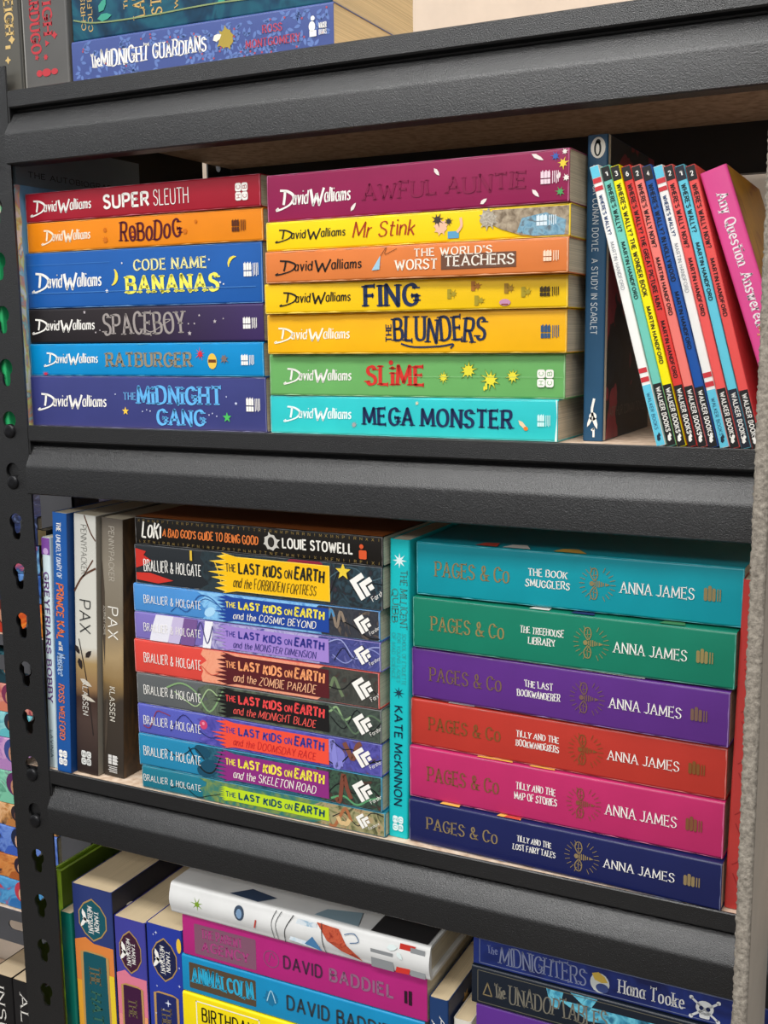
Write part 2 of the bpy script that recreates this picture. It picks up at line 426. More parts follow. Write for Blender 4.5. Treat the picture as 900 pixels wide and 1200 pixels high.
def crescent(cx, cy, R, a, k=.55, n=12):
    p = [(R * math.cos(t), R * math.sin(t)) for t in (-1.25 + 2.5 * i / n for i in range(n + 1))]
    q = [(R * math.cos(t) * k + R * .02, R * math.sin(t) * .98) for t in (1.25 - 2.5 * i / n for i in range(1, n))]
    c, s = math.cos(a), math.sin(a)
    return [(cx + (x - R * .7) * c - y * s, cy + (x - R * .7) * s + y * c) for x, y in p + q]
def leaf(cx, cy, L, W, a):
    p = [(0, 0), (L * .3, W), (L * .7, W * .8), (L, 0), (L * .7, -W * .8), (L * .3, -W)]
    c, s = math.cos(a), math.sin(a)
    return [(cx + (x - L / 2) * c - y * s, cy + (x - L / 2) * s + y * c) for x, y in p]
def line(pts, w, smooth=True):
    out = []; stroke_polys(catmull(pts) if smooth and len(pts) > 2 else pts, w, 0, smooth, out); return out
def rot90(polys, cx, cy, k=1):
    """turn shapes a quarter about a point (k=1 anticlockwise)"""
    return [[(cx - k * (y - cy), cy + k * (x - cx)) for x, y in p] for p in polys]

# ------------------------------------------------------------------ a book
PAPER = '#d9cdb4'
APART = {'spine_end', 'stripe', 'star_drawing', 'colour_band', 'leaf_drawing', 'flower_drawing', 'cover_art', 'ornament', 'snow_drawing', 'cog_drawing', 'drawing', 'bird_drawing'}
def clip(p, lim):
    x0, x1, y0, y1 = lim
    for ax, v, sg in ((0, x0, 1), (0, x1, -1), (1, y0, 1), (1, y1, -1)):
        if all((q[ax] - v) * sg >= 0 for q in p): continue
        out = []
        for i in range(len(p)):
            a, b = p[i - 1], p[i]; ia, ib = (a[ax] - v) * sg >= 0, (b[ax] - v) * sg >= 0
            if ia != ib:
                t = (v - a[ax]) / (b[ax] - a[ax]); out.append(tuple(a[k] + (b[k] - a[k]) * t for k in (0, 1)))
            if ib: out.append(b)
        p = out
        if len(p) < 3: return []
    return p
class Book:
    """local axes: x along the spine in reading direction, y into the shelf, z across the spine"""
    def __init__(s, label, L, T, cover, origin, rotz=0.0, stand=None, D=0.129, paper=PAPER, group=None, hard=False, round_=0.0016, spine=None, cat='book', name='book', round_back=0.0):
        s.L, s.T, s.D = L, T, D
        m = Matrix.Rotation(rotz, 4, 'Z')
        if stand is not None: m = m @ Matrix.Rotation(PI / 2 - stand, 4, 'Y')   # stand = lean; tops towards -x when positive
        s.stand = stand
        s.m = Matrix.Translation(Vector(origin)) @ m
        e = bpy.data.objects.new(name, None); COL.objects.link(e); e.empty_display_size = .02
        e.matrix_world = s.m
        s.root = tag(e, label, cat, group)
        s.lift = 0
        t = 0.0022 if hard else 0.0005; s.t = t
        ov = 0.003 if hard else 0.0
        r = min(round_, T * .45)
        cm = cover_mat(cover) if isinstance(cover, str) else cover
        n = 5
        out = [(D + ov, 0)]
        out += [(r - r * math.sin(a), r - r * math.cos(a)) for a in (PI / 2 * k / n for k in range(n + 1))]
        if round_back:
            out += [(-round_back * math.sin(PI * k / 8), r + (T - 2 * r) * k / 8) for k in range(1, 8)]
        out += [(r - r * math.cos(a), T - r + r * math.sin(a)) for a in (PI / 2 * k / n for k in range(n + 1))]
        out += [(D + ov, T)]
        inn = [(D + ov, T - t), (max(r, t + .0004), T - t), (t, T - max(r, t + .0004)), (t, max(r, t + .0004)), (max(r, t + .0004), t), (D + ov, t)]
        prof = out + inn
        vs = [(0, y, z) for y, z in prof] + [(L, y, z) for y, z in prof]; k = len(prof)
        bm = bmesh.new(); bv = [bm.verts.new(v) for v in vs]
        for i in range(k):
            f = bm.faces.new((bv[i], bv[(i + 1) % k], bv[k + (i + 1) % k], bv[k + i]))
            if 0 < i < len(out) - 2: f.smooth = True
        bm.faces.new(bv[:k][::-1]); bm.faces.new(bv[k:])
        bmesh.ops.recalc_face_normals(bm, faces=bm.faces[:])
        me = bpy.data.meshes.new('cover'); bm.to_mesh(me); bm.free()
        try: me.set_sharp_from_angle(angle=math.radians(40))
        except Exception: pass
        s.cover = link('cover', me, cm, e)
        ins = 0.0035 if hard else 0.0005
        # page block: the leaves arch a little at the top and fore edge
        bm = bmesh.new(); nz = 6
        rows = []
        for i in range(nz + 1):
            z = t + .00005 + (T - 2 * t - .0001) * i / nz; bow = math.sin(PI * i / nz)
            y0 = t + .0006; y1 = D - .0012 - .0012 * bow
            rows.append([bm.verts.new(p) for p in ((ins, y0, z), (L - ins, y0, z), (L - ins, y1, z), (ins, y1, z))])
        for i in range(nz):
            for j in range(4):
                bm.faces.new((rows[i][j], rows[i][(j + 1) % 4], rows[i + 1][(j + 1) % 4], rows[i + 1][j]))
        bm.faces.new(rows[0][::-1]); bm.faces.new(rows[-1])
        me = bpy.data.meshes.new('page_block'); bm.to_mesh(me); bm.free()
        o = link('page_block', me, paper_mat(paper), e); o['label'] = 'pale page block'
        s.rb = round_back
    # position along the spine of a pixel column (lying) or row (standing) of the photograph
    def U(s, px):
        ax = 1 if s.stand is not None else 0
        lo, hi = -.3 * s.L, 1.3 * s.L
        f = lambda u: pj(s.m @ Vector((u, 0, s.T / 2)))[ax]
        for _ in range(40):
            mid = (lo + hi) / 2
            if f(mid) < px: lo = mid
            else: hi = mid
        return (lo + hi) / 2
    def put(s, name, polys, mat, face='spine', label=None):
        e = .00025; lim = (e, s.L - e, e, s.T - e) if face == 'spine' else (e, s.L - e, 0, s.D)
        polys = [q for q in (clip(p, lim) for p in polys) if len(q) > 2]
        if name in APART and len(polys) > 1:
            l0 = s.lift
            for p in polys: s.lift = l0; o = s.put1(name, [p], mat, face, label)
            return o
        return s.put1(name, polys, mat, face, label)
    def worn(s, mat, seed=1):
        """rubbed pale edges along the spine"""
        r = random.Random(seed + int(s.T * 1e5)); n = 40
        for y0, sg in ((.0002, 1), (s.T - .0002, -1)):
            w = [max(.00012, r.gauss(.0003, .0002)) for _ in range(n + 1)]
            s.put('worn_edge', [[(.0004 + (s.L - .0008) * k / n, y0) for k in range(n + 1)] + [(.0004 + (s.L - .0008) * k / n, y0 + sg * w[k]) for k in range(n, -1, -1)]], mat)
        w = [r.uniform(.0002, .0007) for _ in range(9)]
        for x0, sg in ((.0003, 1), (s.L - .0003, -1)):
            s.put('worn_edge', [[(x0, .0005 + (s.T - .001) * k / 8) for k in range(9)] + [(x0 + sg * w[k], .0005 + (s.T - .001) * k / 8) for k in range(8, -1, -1)]], mat)
    def put1(s, name, polys, mat, face='spine', label=None):
        """print flat shapes on the spine, or on the front cover face (x, y)"""
        s.lift += 1
        k = .00007 + .00004 * s.lift
        vs, fs = [], []
        for p in polys:
            if face == 'spine':
                b = [(x, -k - (s.rb * math.sin(PI * min(1, max(0, z / s.T))) if s.rb else 0), z) for x, z in p]
            else: b = [(x, y, s.T + k) for x, y in p]
            fs.append(tuple(range(len(vs), len(vs) + len(p)))); vs += b
        o = from_pydata(name, vs, fs, ink(mat) if isinstance(mat, str) else mat, s.cover)
        if label: o['label'] = label
        return o
    def text(s, str_, p0, p1, v0, v1, colour, style='sans', name='title_lettering', raw=False, label=None, **kw):
        u0, u1 = (p0, p1) if raw else (s.U(p0), s.U(p1))
        return s.put(name, text_polys(str_, u0, u1, v0 * s.T, v1 * s.T, style, **kw), colour, label=label)
    def B(s, p0, p1, v0, v1): return s.U(p0), s.U(p1), v0 * s.T, v1 * s.T
    # publisher's marks
    def flame(s, p0, p1, v0, v1, colour):
        x0, x1, y0, y1 = s.B(p0, p1, v0, v1); w = (x1 - x0) * .56; h = y1 - y0; P = []
        for i in range(3):
            a = x0 + w * i / 3
            P.append([(a, y0 + h * .42), (a + w * .3, y0 + h * .42), (a + w * .3, y0 + h * (.78 + .1 * (i == 1))), (a + w * .2, y0 + h), (a + w * .08, y0 + h * .86), (a, y0 + h * .92)])
            P.append(rect(a, a + w * .3, y0, y0 + h * .34))
        for i in range(4):
            b = x0 + w * 1.15 + (x1 - x0) * .42 * i / 4
            P.append(rect(b, b + (x1 - x0) * .045, y0 + h * .08 * (i % 2), y0 + h * .9))
        s.put('publisher_mark', P, colour)
    def hccb(s, p0, p1, v0, v1, colour, ink_):
        x0, x1, y0, y1 = s.B(p0, p1, v0, v1); dx, dy = (x1 - x0) / 2, (y1 - y0) / 2
        cells = [(x0 + i * dx, x0 + (i + .93) * dx, y0 + j * dy, y0 + (j + .93) * dy) for i in (0, 1) for j in (0, 1)]
        s.put('publisher_mark', [rrect(a, b, c, d, dx * .25) for a, b, c, d in cells], colour)
        P = []
        for (a, b, c, d), ch in zip(cells, 'HCCB' if s.stand is not None else 'HCCB'):
            mx, my = (b - a) * .24, (d - c) * .2
            q = text_polys(ch, a + mx, b - mx, c + my, d - my, 'sans')
            if s.stand is not None or True: q = rot90(q, (a + b) / 2, (c + d) / 2)
            P += q
        s.put('publisher_letters', P, ink_)

def sign(b, p0, p1, v0, v1, colour):
    """the author's brushed signature: a big D with a long tail, a tall W"""
    u0, u1, y0, y1 = b.B(p0, p1, v0, v1); w, h = u1 - u0, y1 - y0
    P = []
    X = lambda t: u0 + w * t
    Y = lambda t: y0 + h * t
    wt = .175 * h
    def st(pts, k=1.0, sm=True):
        stroke_polys(catmull([(X(a), Y(c)) for a, c in pts]) if sm else [(X(a), Y(c)) for a, c in pts], wt * k, .45, sm, P)
    st([(.125, 1.05), (.115, .6), (.1, .2)], 1.1)
    st([(.055, 1.1), (.16, 1.02), (.24, .7), (.2, .25), (.09, -.02), (0, -.12), (.03, .02)], 1.15)
    P += text_polys('avid', X(.225), X(.44), Y(.14), Y(1.06), 'sig')
    st([(.475, 1.0), (.505, .08), (.555, .72)], 1.15, False)
    st([(.555, .74), (.585, .06), (.65, 1.04)], 1.05, False)
    P += text_polys('alliams', X(.655), X(1.0), Y(.16), Y(1.08), 'sig', seed=3)
    b.put('author_lettering', P, colour)
    return P

# ------------------------------------------------------------------ the room
structure(boxes('wall_back', [(-1.6, 1.6, 0.36, 0.41, -1.06, 1.6)], plaster('cream_paint', '#d3c3b2')))
structure(boxes('floor', [(-1.6, 1.6, -3.6, 0.41, -1.10, -1.06)], plaster('grey_vinyl_floor', '#5c5854')))

# ------------------------------------------------------------------ the shelving unit
SH = (0.2315, 0.0, -0.2623, -0.556, -0.83)       # tops of the shelf boards
LIP, X0, X1, YB = -0.010, -0.1304, 0.565, 0.305
unit = bpy.data.objects.new('shelving_unit', None); COL.objects.link(unit); unit.location = (0, 0, -1.06)
tag(unit, 'black steel shelving unit with slotted uprights and chipboard shelves full of books', 'shelving unit')
def local(o): o.location = (0, 0, 1.06); return o
PROF = [(-.0105, .0012), (-.0112, .0006), (-.0112, -.0096), (-.0104, -.0106), (-.0046, -.0112), (-.0040, -.0122), (-.0046, -.0132), (-.0066, -.0134),
        (-.0076, -.0142), (-.0148, -.0268), (-.0154, -.0280), (-.0156, -.0296), (-.0156, -.0478), (-.0148, -.0486), (-.0020, -.0486),
        (-.0020, -.0470), (-.0136, -.0470), (-.0136, -.0298), (-.0062, -.0152), (-.0015, -.0140), (-.0015, -.0106), (-.0015, -.0100), (-.0096, -.0092), (-.0096, -.0012), (-.0096, .0012)]
REAR = [(.0000, -.0002), (.0000, -.0486), (-.0100, -.0486), (-.0100, -.0470), (-.0016, -.0470), (-.0016, -.0002)]
for zi, z in enumerate(SH):
    o = local(extrude_x('beam', [(y, z + q) for y, q in PROF], X0, X1, STEEL, unit, smooth=(0, 2, 9, 10, 12)))
    o = local(extrude_x('beam', [(YB + .0095 + y, z + q) for y, q in REAR], X0 - .03, X1 + .03, STEEL, unit))
    for xe, sg in ((X0 - .0015, 1), (X1 + .0015, -1)):
        xa, xb = (-.1655, -.164) if sg > 0 else (.6015, .603)
        local(extrude_x('side_beam', [(.040, z), (.265, z), (.265, z - .045), (.040, z - .045)], xa, xb, STEEL, unit))
    local(boxes('shelf_board', [(X0 - .034, X1 + .034, -.0070, YB + .0092, z - .0088, z - .0003)], BOARD, unit))
    for xa, xb in ((X0 - .034, X0), (X1, X1 + .036)): local(boxes('bracket', [(xa, xb, -.0090, -.0076, z - .0486, z - .0002)], STEEL, unit))
    for xa in (X0, X1 - .0014): local(boxes('bracket', [(xa, xa + .0014, -.0110, -.0020, z - .0480, z - .0004)], STEEL, unit))
PITCH, HZ0, HX = 0.0378, 0.1152, -0.1474
def keyhole(cx, cy, sc=1.0):
    R, r = .0063 * sc, .0037 * sc
    p = [(cx + R * math.cos(a), cy + .003 + R * math.sin(a)) for a in (math.radians(-54 + 288 * k / 18) for k in range(19))]
    p += [(cx - r, cy - .007), (cx - r * .7, cy - .0098), (cx, cy - .0106), (cx + r * .7, cy - .0098), (cx + r, cy - .007)]
    return p
def holed_plate(name, w0, w1, z0, z1, holes, th, mat):
    cu = bpy.data.curves.new(name, 'CURVE'); cu.dimensions = '2D'; cu.fill_mode = 'BOTH'; cu.extrude = th / 2
    for pts in [rect(w0, w1, z0, z1)] + holes:
        sp = cu.splines.new('POLY'); sp.points.add(len(pts) - 1); sp.use_cyclic_u = True
        for q, (x, y) in zip(sp.points, pts): q.co = (x, y, 0, 1)
    tmp = bpy.data.objects.new(name, cu); COL.objects.link(tmp)
    dg = bpy.context.evaluated_depsgraph_get()
    me = bpy.data.meshes.new_from_object(tmp.evaluated_get(dg))
    bpy.data.objects.remove(tmp); bpy.data.curves.remove(cu)
    me.name = name
    return me
def upright(xc, hx, yf, back, parent, zlo, zhi, mat):
    """corner post: front flange and side flange, both punched with keyhole slots"""
    hs = [HZ0 + PITCH * k for k in range(-40, 30) if zlo + .02 < HZ0 + PITCH * k < zhi - .02]
    w0, w1 = xc - .019, xc + .019
    sgn = -1 if back else 1
    me = holed_plate('upright', w0, w1, zlo, zhi, [keyhole(hx, z) for z in hs], .0016, mat)
    me.transform(Matrix(((1, 0, 0, 0), (0, 0, -1, yf), (0, 1, 0, 0), (0, 0, 0, 1))))
    outer = w0 + .0008 if hx < .2 else w1 - .0008
    m2 = holed_plate('flange', .0008, .038, zlo, zhi, [keyhole(.021, z) for z in hs], .0016, mat)
    m2.transform(Matrix(((0, 0, 1, outer), (sgn, 0, 0, yf), (0, 1, 0, 0), (0, 0, 0, 1))))
    bm = bmesh.new(); bm.from_mesh(me); bm.from_mesh(m2); bm.to_mesh(me); bm.free(); bpy.data.meshes.remove(m2)
    o = link('upright', me, mat if not me.materials else None, parent)
    return local(o)
for xc in (-.1495, .585):
    post = upright(xc, HX if xc < 0 else xc, LIP - .0008, False, unit, -1.06, .2490, STEEL)
    if xc < 0: near_post = post
    upright(xc, HX if xc < 0 else xc, YB - LIP + .0008, True, unit, -1.06, .2490, STEEL)
# rivets that hang the beams in the slots of the visible post
for z in (.0009, -.0363, -.266, -.3044, .193, .2305):
    k = round((z - HZ0) / PITCH); zc = HZ0 + PITCH * k - .0052
    bm = bmesh.new()
    n = 20; rings = [(.0052, LIP - .0002), (.0052, LIP - .0026), (.0040, LIP - .0034), (.0022, LIP - .0036)]
    vv = [[bm.verts.new((HX + r * math.cos(2 * PI * i / n), y, zc + r * math.sin(2 * PI * i / n))) for i in range(n)] for r, y in rings]
    for a, b in zip(vv, vv[1:]):
        for i in range(n): bm.faces.new((a[i], a[(i + 1) % n], b[(i + 1) % n], b[i])).smooth = True
    bm.faces.new(vv[-1])
    me = bpy.data.meshes.new('rivet'); bm.to_mesh(me); bm.free()
    link('rivet', me, ink('#1c1c1e', .28, .4), near_post)

# ------------------------------------------------------------------ the felt covered board in front, at the end of the bay
def felt_board():
    e = bpy.data.objects.new('felt_panel', None); COL.objects.link(e); e.location = (.3905, -.06, -1.06)
    tag(e, 'thin grey felt panel standing on end in front of the shelves with a fuzzy edge', 'panel')
    rnd = random.Random(5)
    z0, z1 = 0, 1.75; nz = 1500; bm = bmesh.new(); rows = []
    for i in range(nz + 1):
        z = z0 + (z1 - z0) * i / nz; row = []
        for k in range(7):
            x = -.0036 + .0068 * k / 6; j = .00038
            edge = -.0012 if k in (0, 6) else 0
            row.append(bm.verts.new((x + rnd.uniform(-j, j) * (1.0 if k in (0, 6) else .4), -.041 - edge + rnd.uniform(-j, j), z)))
        row.append(bm.verts.new((.0032, -.036, z))); row.insert(0, bm.verts.new((-.0034, -.036, z)))
        rows.append(row)
    for a, b in zip(rows, rows[1:]):
        for k in range(len(a) - 1): bm.faces.new((a[k], a[k + 1], b[k + 1], b[k])).smooth = True
    me = bpy.data.meshes.new('fuzzy_edge'); bm.to_mesh(me); bm.free()
    o = link('fuzzy_edge', me, felt_mat(), e); o['label'] = 'fuzzy grey felt edge'
    boxes('board', [(-.0030, .0030, -.0385, .040, 0, 1.748)], plaster('smooth_grey_board', '#b0a79a'), e, bevel=.0006)
felt_board()

# ------------------------------------------------------------------ upper shelf, stack of six with the red one on top
def lay(label, x, z0, z1, y, slope, cover, L=.198, **kw):
    b = Book(label, L, z1 - z0, cover, (x, y, z0), rotz=math.atan(slope), **kw)
    if kw.get('group') and isinstance(cover, str):
        c = [int(cover[i:i + 2], 16) for i in (1, 3, 5)]; f = .38
        b.worn('#' + ''.join('%02x' % round(v + (235 - v) * f) for v in c), len(label))
    return b
GA = 'paperbacks lying in the stack beside the slotted post'
W = '#f2efe8'
b = lay('crimson paperback lying on top of the orange one', -.1333, .1449, .1652, .0034, .002, '#a3182c', group=GA)
sign(b, 36, 107, .26, .68, W)
b.text('SUPER', 121, 175, .26, .76, W, 'bold'); b.text('SLEUTH', 180, 221, .26, .78, W, 'thin', weight=.085)
b.hccb(276, 291, .22, .78, W, '#a3182c')
b = lay('orange paperback lying second from the top, beneath the crimson one', -.1333, .1237, .1446, .0034, .012, '#ee8a10', group=GA)
sign(b, 49, 106, .30, .68, '#fbead0')
b.text('RoBoDoG', 141, 212, .2, .86, '#571022', 'quirk', caps_small=True, weight=.17)
for px, v, r in ((156, .42, .0026), (123.5, .62, .0017), (123.5, .3, .0022), (217, .42, .0019), (230, .7, .0013)):
    u = b.U(px); b.put('cog_drawing', [splat(u, v * b.T, r, 3, 8, lo=.8)] , '#6b1424' if px == 156 else '#d0700f')
b.put('cog_hub', [ell(b.U(156), .42 * b.T, .0012, .0012, 10)], '#ee8a10')
b.flame(272, 288, .32, .7, '#5a2a10')
b = lay('mid blue paperback with yellow lettering and two bananas', -.1352, .0843, .1235, .0018, .026, '#1c5ba8', group=GA)
sign(b, 38, 119, .32, .6, W)
b.text('CODE NAME', 157, 243, .60, .81, '#e9e3a0', 'serif', weight=.19); b.text('BANANAS', 147, 257, .2, .54, '#f2ea5e', 'bserif', weight=.24)
b.put('banana_drawing', [crescent(b.U(136), .50 * b.T, .0062, -.25)], '#f0d94a'); b.put('banana_drawing', [crescent(b.U(271), .72 * b.T, .0048, 2.4)], '#f0d94a')
b.put('star_drawing', [star(b.U(x), v * b.T, r) for x, v, r in ((144, .75, .0009), (125, .28, .0016), (246, .74, .0009), (258, .36, .0011), (262, .33, .0008))], W)
b.flame(286, 303, .44, .68, W)
b.put('crease', [rect(b.U(33), b.U(300), .27 * b.T, .28 * b.T), rect(b.U(34), b.U(130), .78 * b.T, .785 * b.T)], '#4a83c4')
b = lay('black to dark purple paperback with silver lettering and small stars', -.1328, .0596, .0839, -.0003, .013, grad_mat([(0, '#1d1a1c'), (.45, '#2a2226'), (1, '#3c2a5c')], .198), group=GA)
sign(b, 38, 111, .32, .66, W)
b.put('planet_ring', line([(b.U(170), .36 * b.T), (b.U(178), .3 * b.T), (b.U(192), .5 * b.T), (b.U(200), .62 * b.T), (b.U(192), .62 * b.T)], .0006), foil('#a59c98'))
b.text('SPACEBOY', 121, 217, .2, .84, foil('#a59c98'), 'quirk', label='silver title lettering')
b.put('star_drawing', [star(b.U(x), v * b.T, r) for x, v, r in ((100, .88, .0014), (112, .3, .0009), (117, .36, .0007), (222, .24, .0018), (221, .5, .0008), (228, .5, .0009), (234, .72, .001), (252, .55, .0015), (262, .62, .0007))], '#b9b0b4')
b.flame(285, 301, .34, .66, W)
b = lay('bright azure paperback with grey gold lettering, a red splat and a burger', -.1334, .0366, .0592, -.0010, .016, '#0088c6', group=GA)
sign(b, 52, 115, .34, .68, W)
b.text('RATBURGER', 124, 225, .26, .74, foil('#9a8f78'), 'bserif', label='grey gold title lettering')
b.put('splat_drawing', [splat(b.U(235), .66 * b.T, .0042, 4, 9, lo=.4)], '#d8283a'); b.put('splat_drawing', [splat(b.U(53), .06 * b.T, .0034, 5, 9, lo=.4, sy=.6)], '#c82a4a')
b.put('bun_drawing', [ell(b.U(249), .45 * b.T, .0036, .0052)], '#e8c04a'); b.put('filling_drawing', [rect(b.U(244.6), b.U(253.5), .41 * b.T, .5 * b.T)], '#6b3a1c')
b.put('leaf_drawing', [splat(b.U(263), .52 * b.T, .0036, 9, 7)], '#7a6a66')
b.flame(283, 298, .34, .66, W)
b = lay('dark indigo paperback with pale blue lettering at the bottom of its stack', -.1329, .0000, .0364, -.0028, .030, '#383d78', group=GA)
sign(b, 45, 125, .36, .62, W)
b.text('THE', 145, 160, .55, .70, '#6fb4e8', 'serif'); b.text('MiDNiGHT', 161, 261, .46, .84, '#62b2ea', 'bserif'); b.text('GANG', 183, 240, .07, .41, '#62b2ea', 'bserif')
b.put('star_drawing', [star(b.U(147), .34 * b.T, .0030)], '#f2c84a'); b.put('star_drawing', [star(b.U(266), .26 * b.T, .0036)], '#48b85a')
b.put('star_drawing', [star(b.U(x), v * b.T, .0007) for x, v in ((136, .66), (167, .34), (172, .37), (176, .35), (245, .3), (249, .33), (254, .28), (266, .64))] + [star(b.U(277), .52 * b.T, .0013)], '#cfd6f0')
b.flame(289, 305, .38, .64, W)

# ------------------------------------------------------------------ upper shelf, stack of seven with the plum one on top
GB = 'paperbacks lying in the stack beside the standing dark blue book'
b = lay('thick plum paperback with white leaves topping its stack', .0740, .1335, .1622, -.0032, -.031, '#8e1a4c', group=GB)
sign(b, 324, 411, .28, .62, W)
b.text('AWFUL AUNTIE', 425, 618, .3, .66, '#821643', 'quirk', label='embossed tone on tone title lettering')
b.put('leaf_drawing', [leaf(b.U(x), v * b.T, l, .0011, a) for x, v, l, a in ((512, .76, .0055, -.9), (630, .87, .008, -.5), (414, .2, .006, .9), (567, .12, .005, .6), (628, .2, .006, -.8), (655, .5, .004, 1.2))], '#e8dfd8')
b.put('flower_drawing', [splat(b.U(660), .72 * b.T, .003, 2, 7)], '#e3c83c'); b.put('flower_drawing', [splat(b.U(651), .86 * b.T, .0025, 3, 7)], '#3a5fa8')
b.put('flower_drawing', [splat(b.U(657), .2 * b.T, .0026, 3, 7)], '#4a9a58'); b.put('flower_drawing', [splat(b.U(664), .45 * b.T, .0022, 6, 7), splat(b.U(662), .93 * b.T, .0018, 6, 7)], '#e8e2da')
b.flame(634, 655, .36, .62, '#e6cdd6')
b = lay('yellow paperback with a brown hand drawn title and a grey patch of drawing', .0742, .1153, .1333, -.0058, -.0086, '#f2cf08', group=GB)
sign(b, 323, 405, .34, .68, '#2a241c')
b.text('Mr Stink', 414, 487, .3, .86, '#a83a18', 'brush', weight=.12)
b.put('drawing', [splat(b.U(517), .5 * b.T, .0046, 3, 9, lo=.8)], '#e8b89a'); b.put('drawing', [splat(b.U(513), .72 * b.T, .0038, 5, 8), splat(b.U(526), .66 * b.T, .0026, 8, 8)], '#3c3430'); b.put('drawing', [rect(b.U(525), b.U(538), .12 * b.T, .34 * b.T)], '#5a9cc0')
b.put('drawing', line([(b.U(536), .3 * b.T), (b.U(541), .5 * b.T), (b.U(540), .75 * b.T)], .0016), '#e8b89a')
x0, x1, y0, y1 = b.B(568, 667, .1, .92)
b.put('drawing', [[(x0 + (x1 - x0) * .1, y1), (x1, y1), (x1, y0 - .0008), (x0 + (x1 - x0) * .45, y0), (x0 + (x1 - x0) * .2, y0 + .004), (x0, y0 + .009)]], art_mat(('#6f5f4c', '#9a8a74', '#b5a68e'), 300, dist=.5))
b.put('drawing', [[(b.U(606), .2 * b.T), (b.U(625), .06 * b.T), (b.U(662), .06 * b.T), (b.U(664), .5 * b.T), (b.U(640), .75 * b.T), (b.U(612), .62 * b.T)]], art_mat(('#4d7c98', '#7fa9bd', '#5f6a70'), 260, dist=.6))
b.put('drawing', [splat(b.U(572), .66 * b.T, .0058, 12, 10, lo=.8)], art_mat(('#8a7f70', '#c8bfae'), 420))
b.flame(629, 652, .36, .7, '#d8e4ea')
b = lay('burnt orange paperback with white lettering and a paper plane', .0740, .0956, .1151, -.0074, -.011, '#d8793a', group=GB)
sign(b, 323, 424, .3, .66, '#201812')
b.put('title_panel', [rect(b.U(517), b.U(605), .22 * b.T, .66 * b.T)], '#6a4634')
b.text("THE WORLD'S", 485, 577, .62, .88, '#f3ead9', 'serif', weight=.17); b.text('WORST', 463, 513, .24, .57, '#f3ead9', 'bserif', weight=.17); b.text('TEACHERS', 521, 603, .29, .62, '#efe6d8', 'bserif', weight=.16)
u = b.U(441); b.put('plane_drawing', [[(u - .003, .28 * b.T), (u + .003, .72 * b.T), (u + .0022, .3 * b.T)], [(u - .001, .22 * b.T), (u + .0045, .5 * b.T), (u + .001, .33 * b.T)]], '#9cc4d8')
b.put('plane_drawing', line([(u + .003, .7 * b.T), (u + .007, .95 * b.T), (u + .006, .75 * b.T), (u + .011, .84 * b.T), (u + .014, .9 * b.T)], .0003), '#4a2c1c')
b.flame(637, 655, .34, .66, '#f0d4b8')
b = lay('yellow paperback with a short navy title and five little sketches', .0717, .0766, .0954, -.0055, .0175, '#f4c60a', group=GB)
sign(b, 328, 411, .3, .66, '#1e1a14')
b.text('FING', 426, 491, .12, .9, '#1a2c52', 'bserif')
r_ = random.Random(4)
for px, v, c in ((530, .5, '#a89424'), (558, .72, '#b0702a'), (562, .28, '#a89424'), (597, .62, '#a07a24'), (617, .5, '#a89424')):
    u = b.U(px); b.put('sketch', [rect(u - .003, u - .0005, v * b.T - .0028, v * b.T + .0028), splat(u + .001, v * b.T, .0026, px, 7, lo=.5)], c)
b.put('sketch', [ell(b.U(592), .2 * b.T, .0034, .0019)], '#c890b0'); b.put('sketch', [rect(b.U(588), b.U(596), .12 * b.T, .16 * b.T)], '#8a3a20')
b.flame(633, 655, .36, .66, '#3a2c10')
b = lay('golden yellow paperback with white author name and navy title over a flourish', .0703, .0513, .0764, -.0014, .0143, '#f3b408', group=GB)
sign(b, 322, 410, .32, .62, '#fbf3dc')
u = b.U(455.5); b.put('title_lettering', rot90(text_polys('THE', u - .0055, u + .0055, .5 * b.T - .0022, .5 * b.T + .0022, 'bserif'), u, .5 * b.T), '#1c2a4a')
b.text('BLUNDERS', 461, 570, .26, .88, '#1c2a4a', 'quirk', weight=.17)
b.put('flourish', line([(b.U(470), .24 * b.T), (b.U(485), .16 * b.T), (b.U(515), .17 * b.T), (b.U(531), .22 * b.T), (b.U(528), .12 * b.T)], .0011), '#1c2a4a')
b.flame(634, 655, .34, .66, '#33557a')
b = lay('leaf green paperback with a red title and yellow splats', .0682, .0247, .0511, .0034, .014, '#6cae62', group=GB)
sign(b, 333, 412, .32, .62, W)
b.text('SLiME', 429, 498, .24, .76, '#d23028', 'bserif'); b.put('ornament', [ell(b.U(458.5), .8 * b.T, .0015, .0015)], '#d23028')
for i, (px, v, r) in enumerate(((520, .46, .0036), (549, .62, .0055), (575, .42, .0056), (601, .5, .0044))):
    b.put('splat_drawing', [splat(b.U(px), v * b.T, r * 1.1, 20 + i, 10, lo=.55)], '#5a7c2a'); b.put('splat_drawing', [splat(b.U(px), v * b.T, r * .93, 20 + i, 10, lo=.55)], '#e8dc3a')
b.put('drip', [ell(b.U(568), .22 * b.T, .0006, .0014), rect(b.U(569), b.U(571.5), .2 * b.T, .34 * b.T)], '#e8dc3a')
b.put('crease', [rect(b.U(480), b.U(660), .475 * b.T, .482 * b.T)], '#96c88e')
b.hccb(630, 650, .26, .66, W, '#6cae62')
b = lay('turquoise paperback with a wide navy title at the foot of its stack', .0673, .0000, .0245, .0044, -.002, '#2cbfc2', group=GB, L=.1955)
sign(b, 333, 412, .36, .68, '#e4f4f2')
b.text('MEGA MONSTER', 425, 601, .26, .76, '#152850', 'bserif', weight=.2)
b.put('splat_drawing', [splat(b.U(415), .28 * b.T, .0022, 2, 8)], '#9a9a9c'); b.put('splat_drawing', [splat(b.U(489), .86 * b.T, .0014, 2, 8)], '#d8cfae')
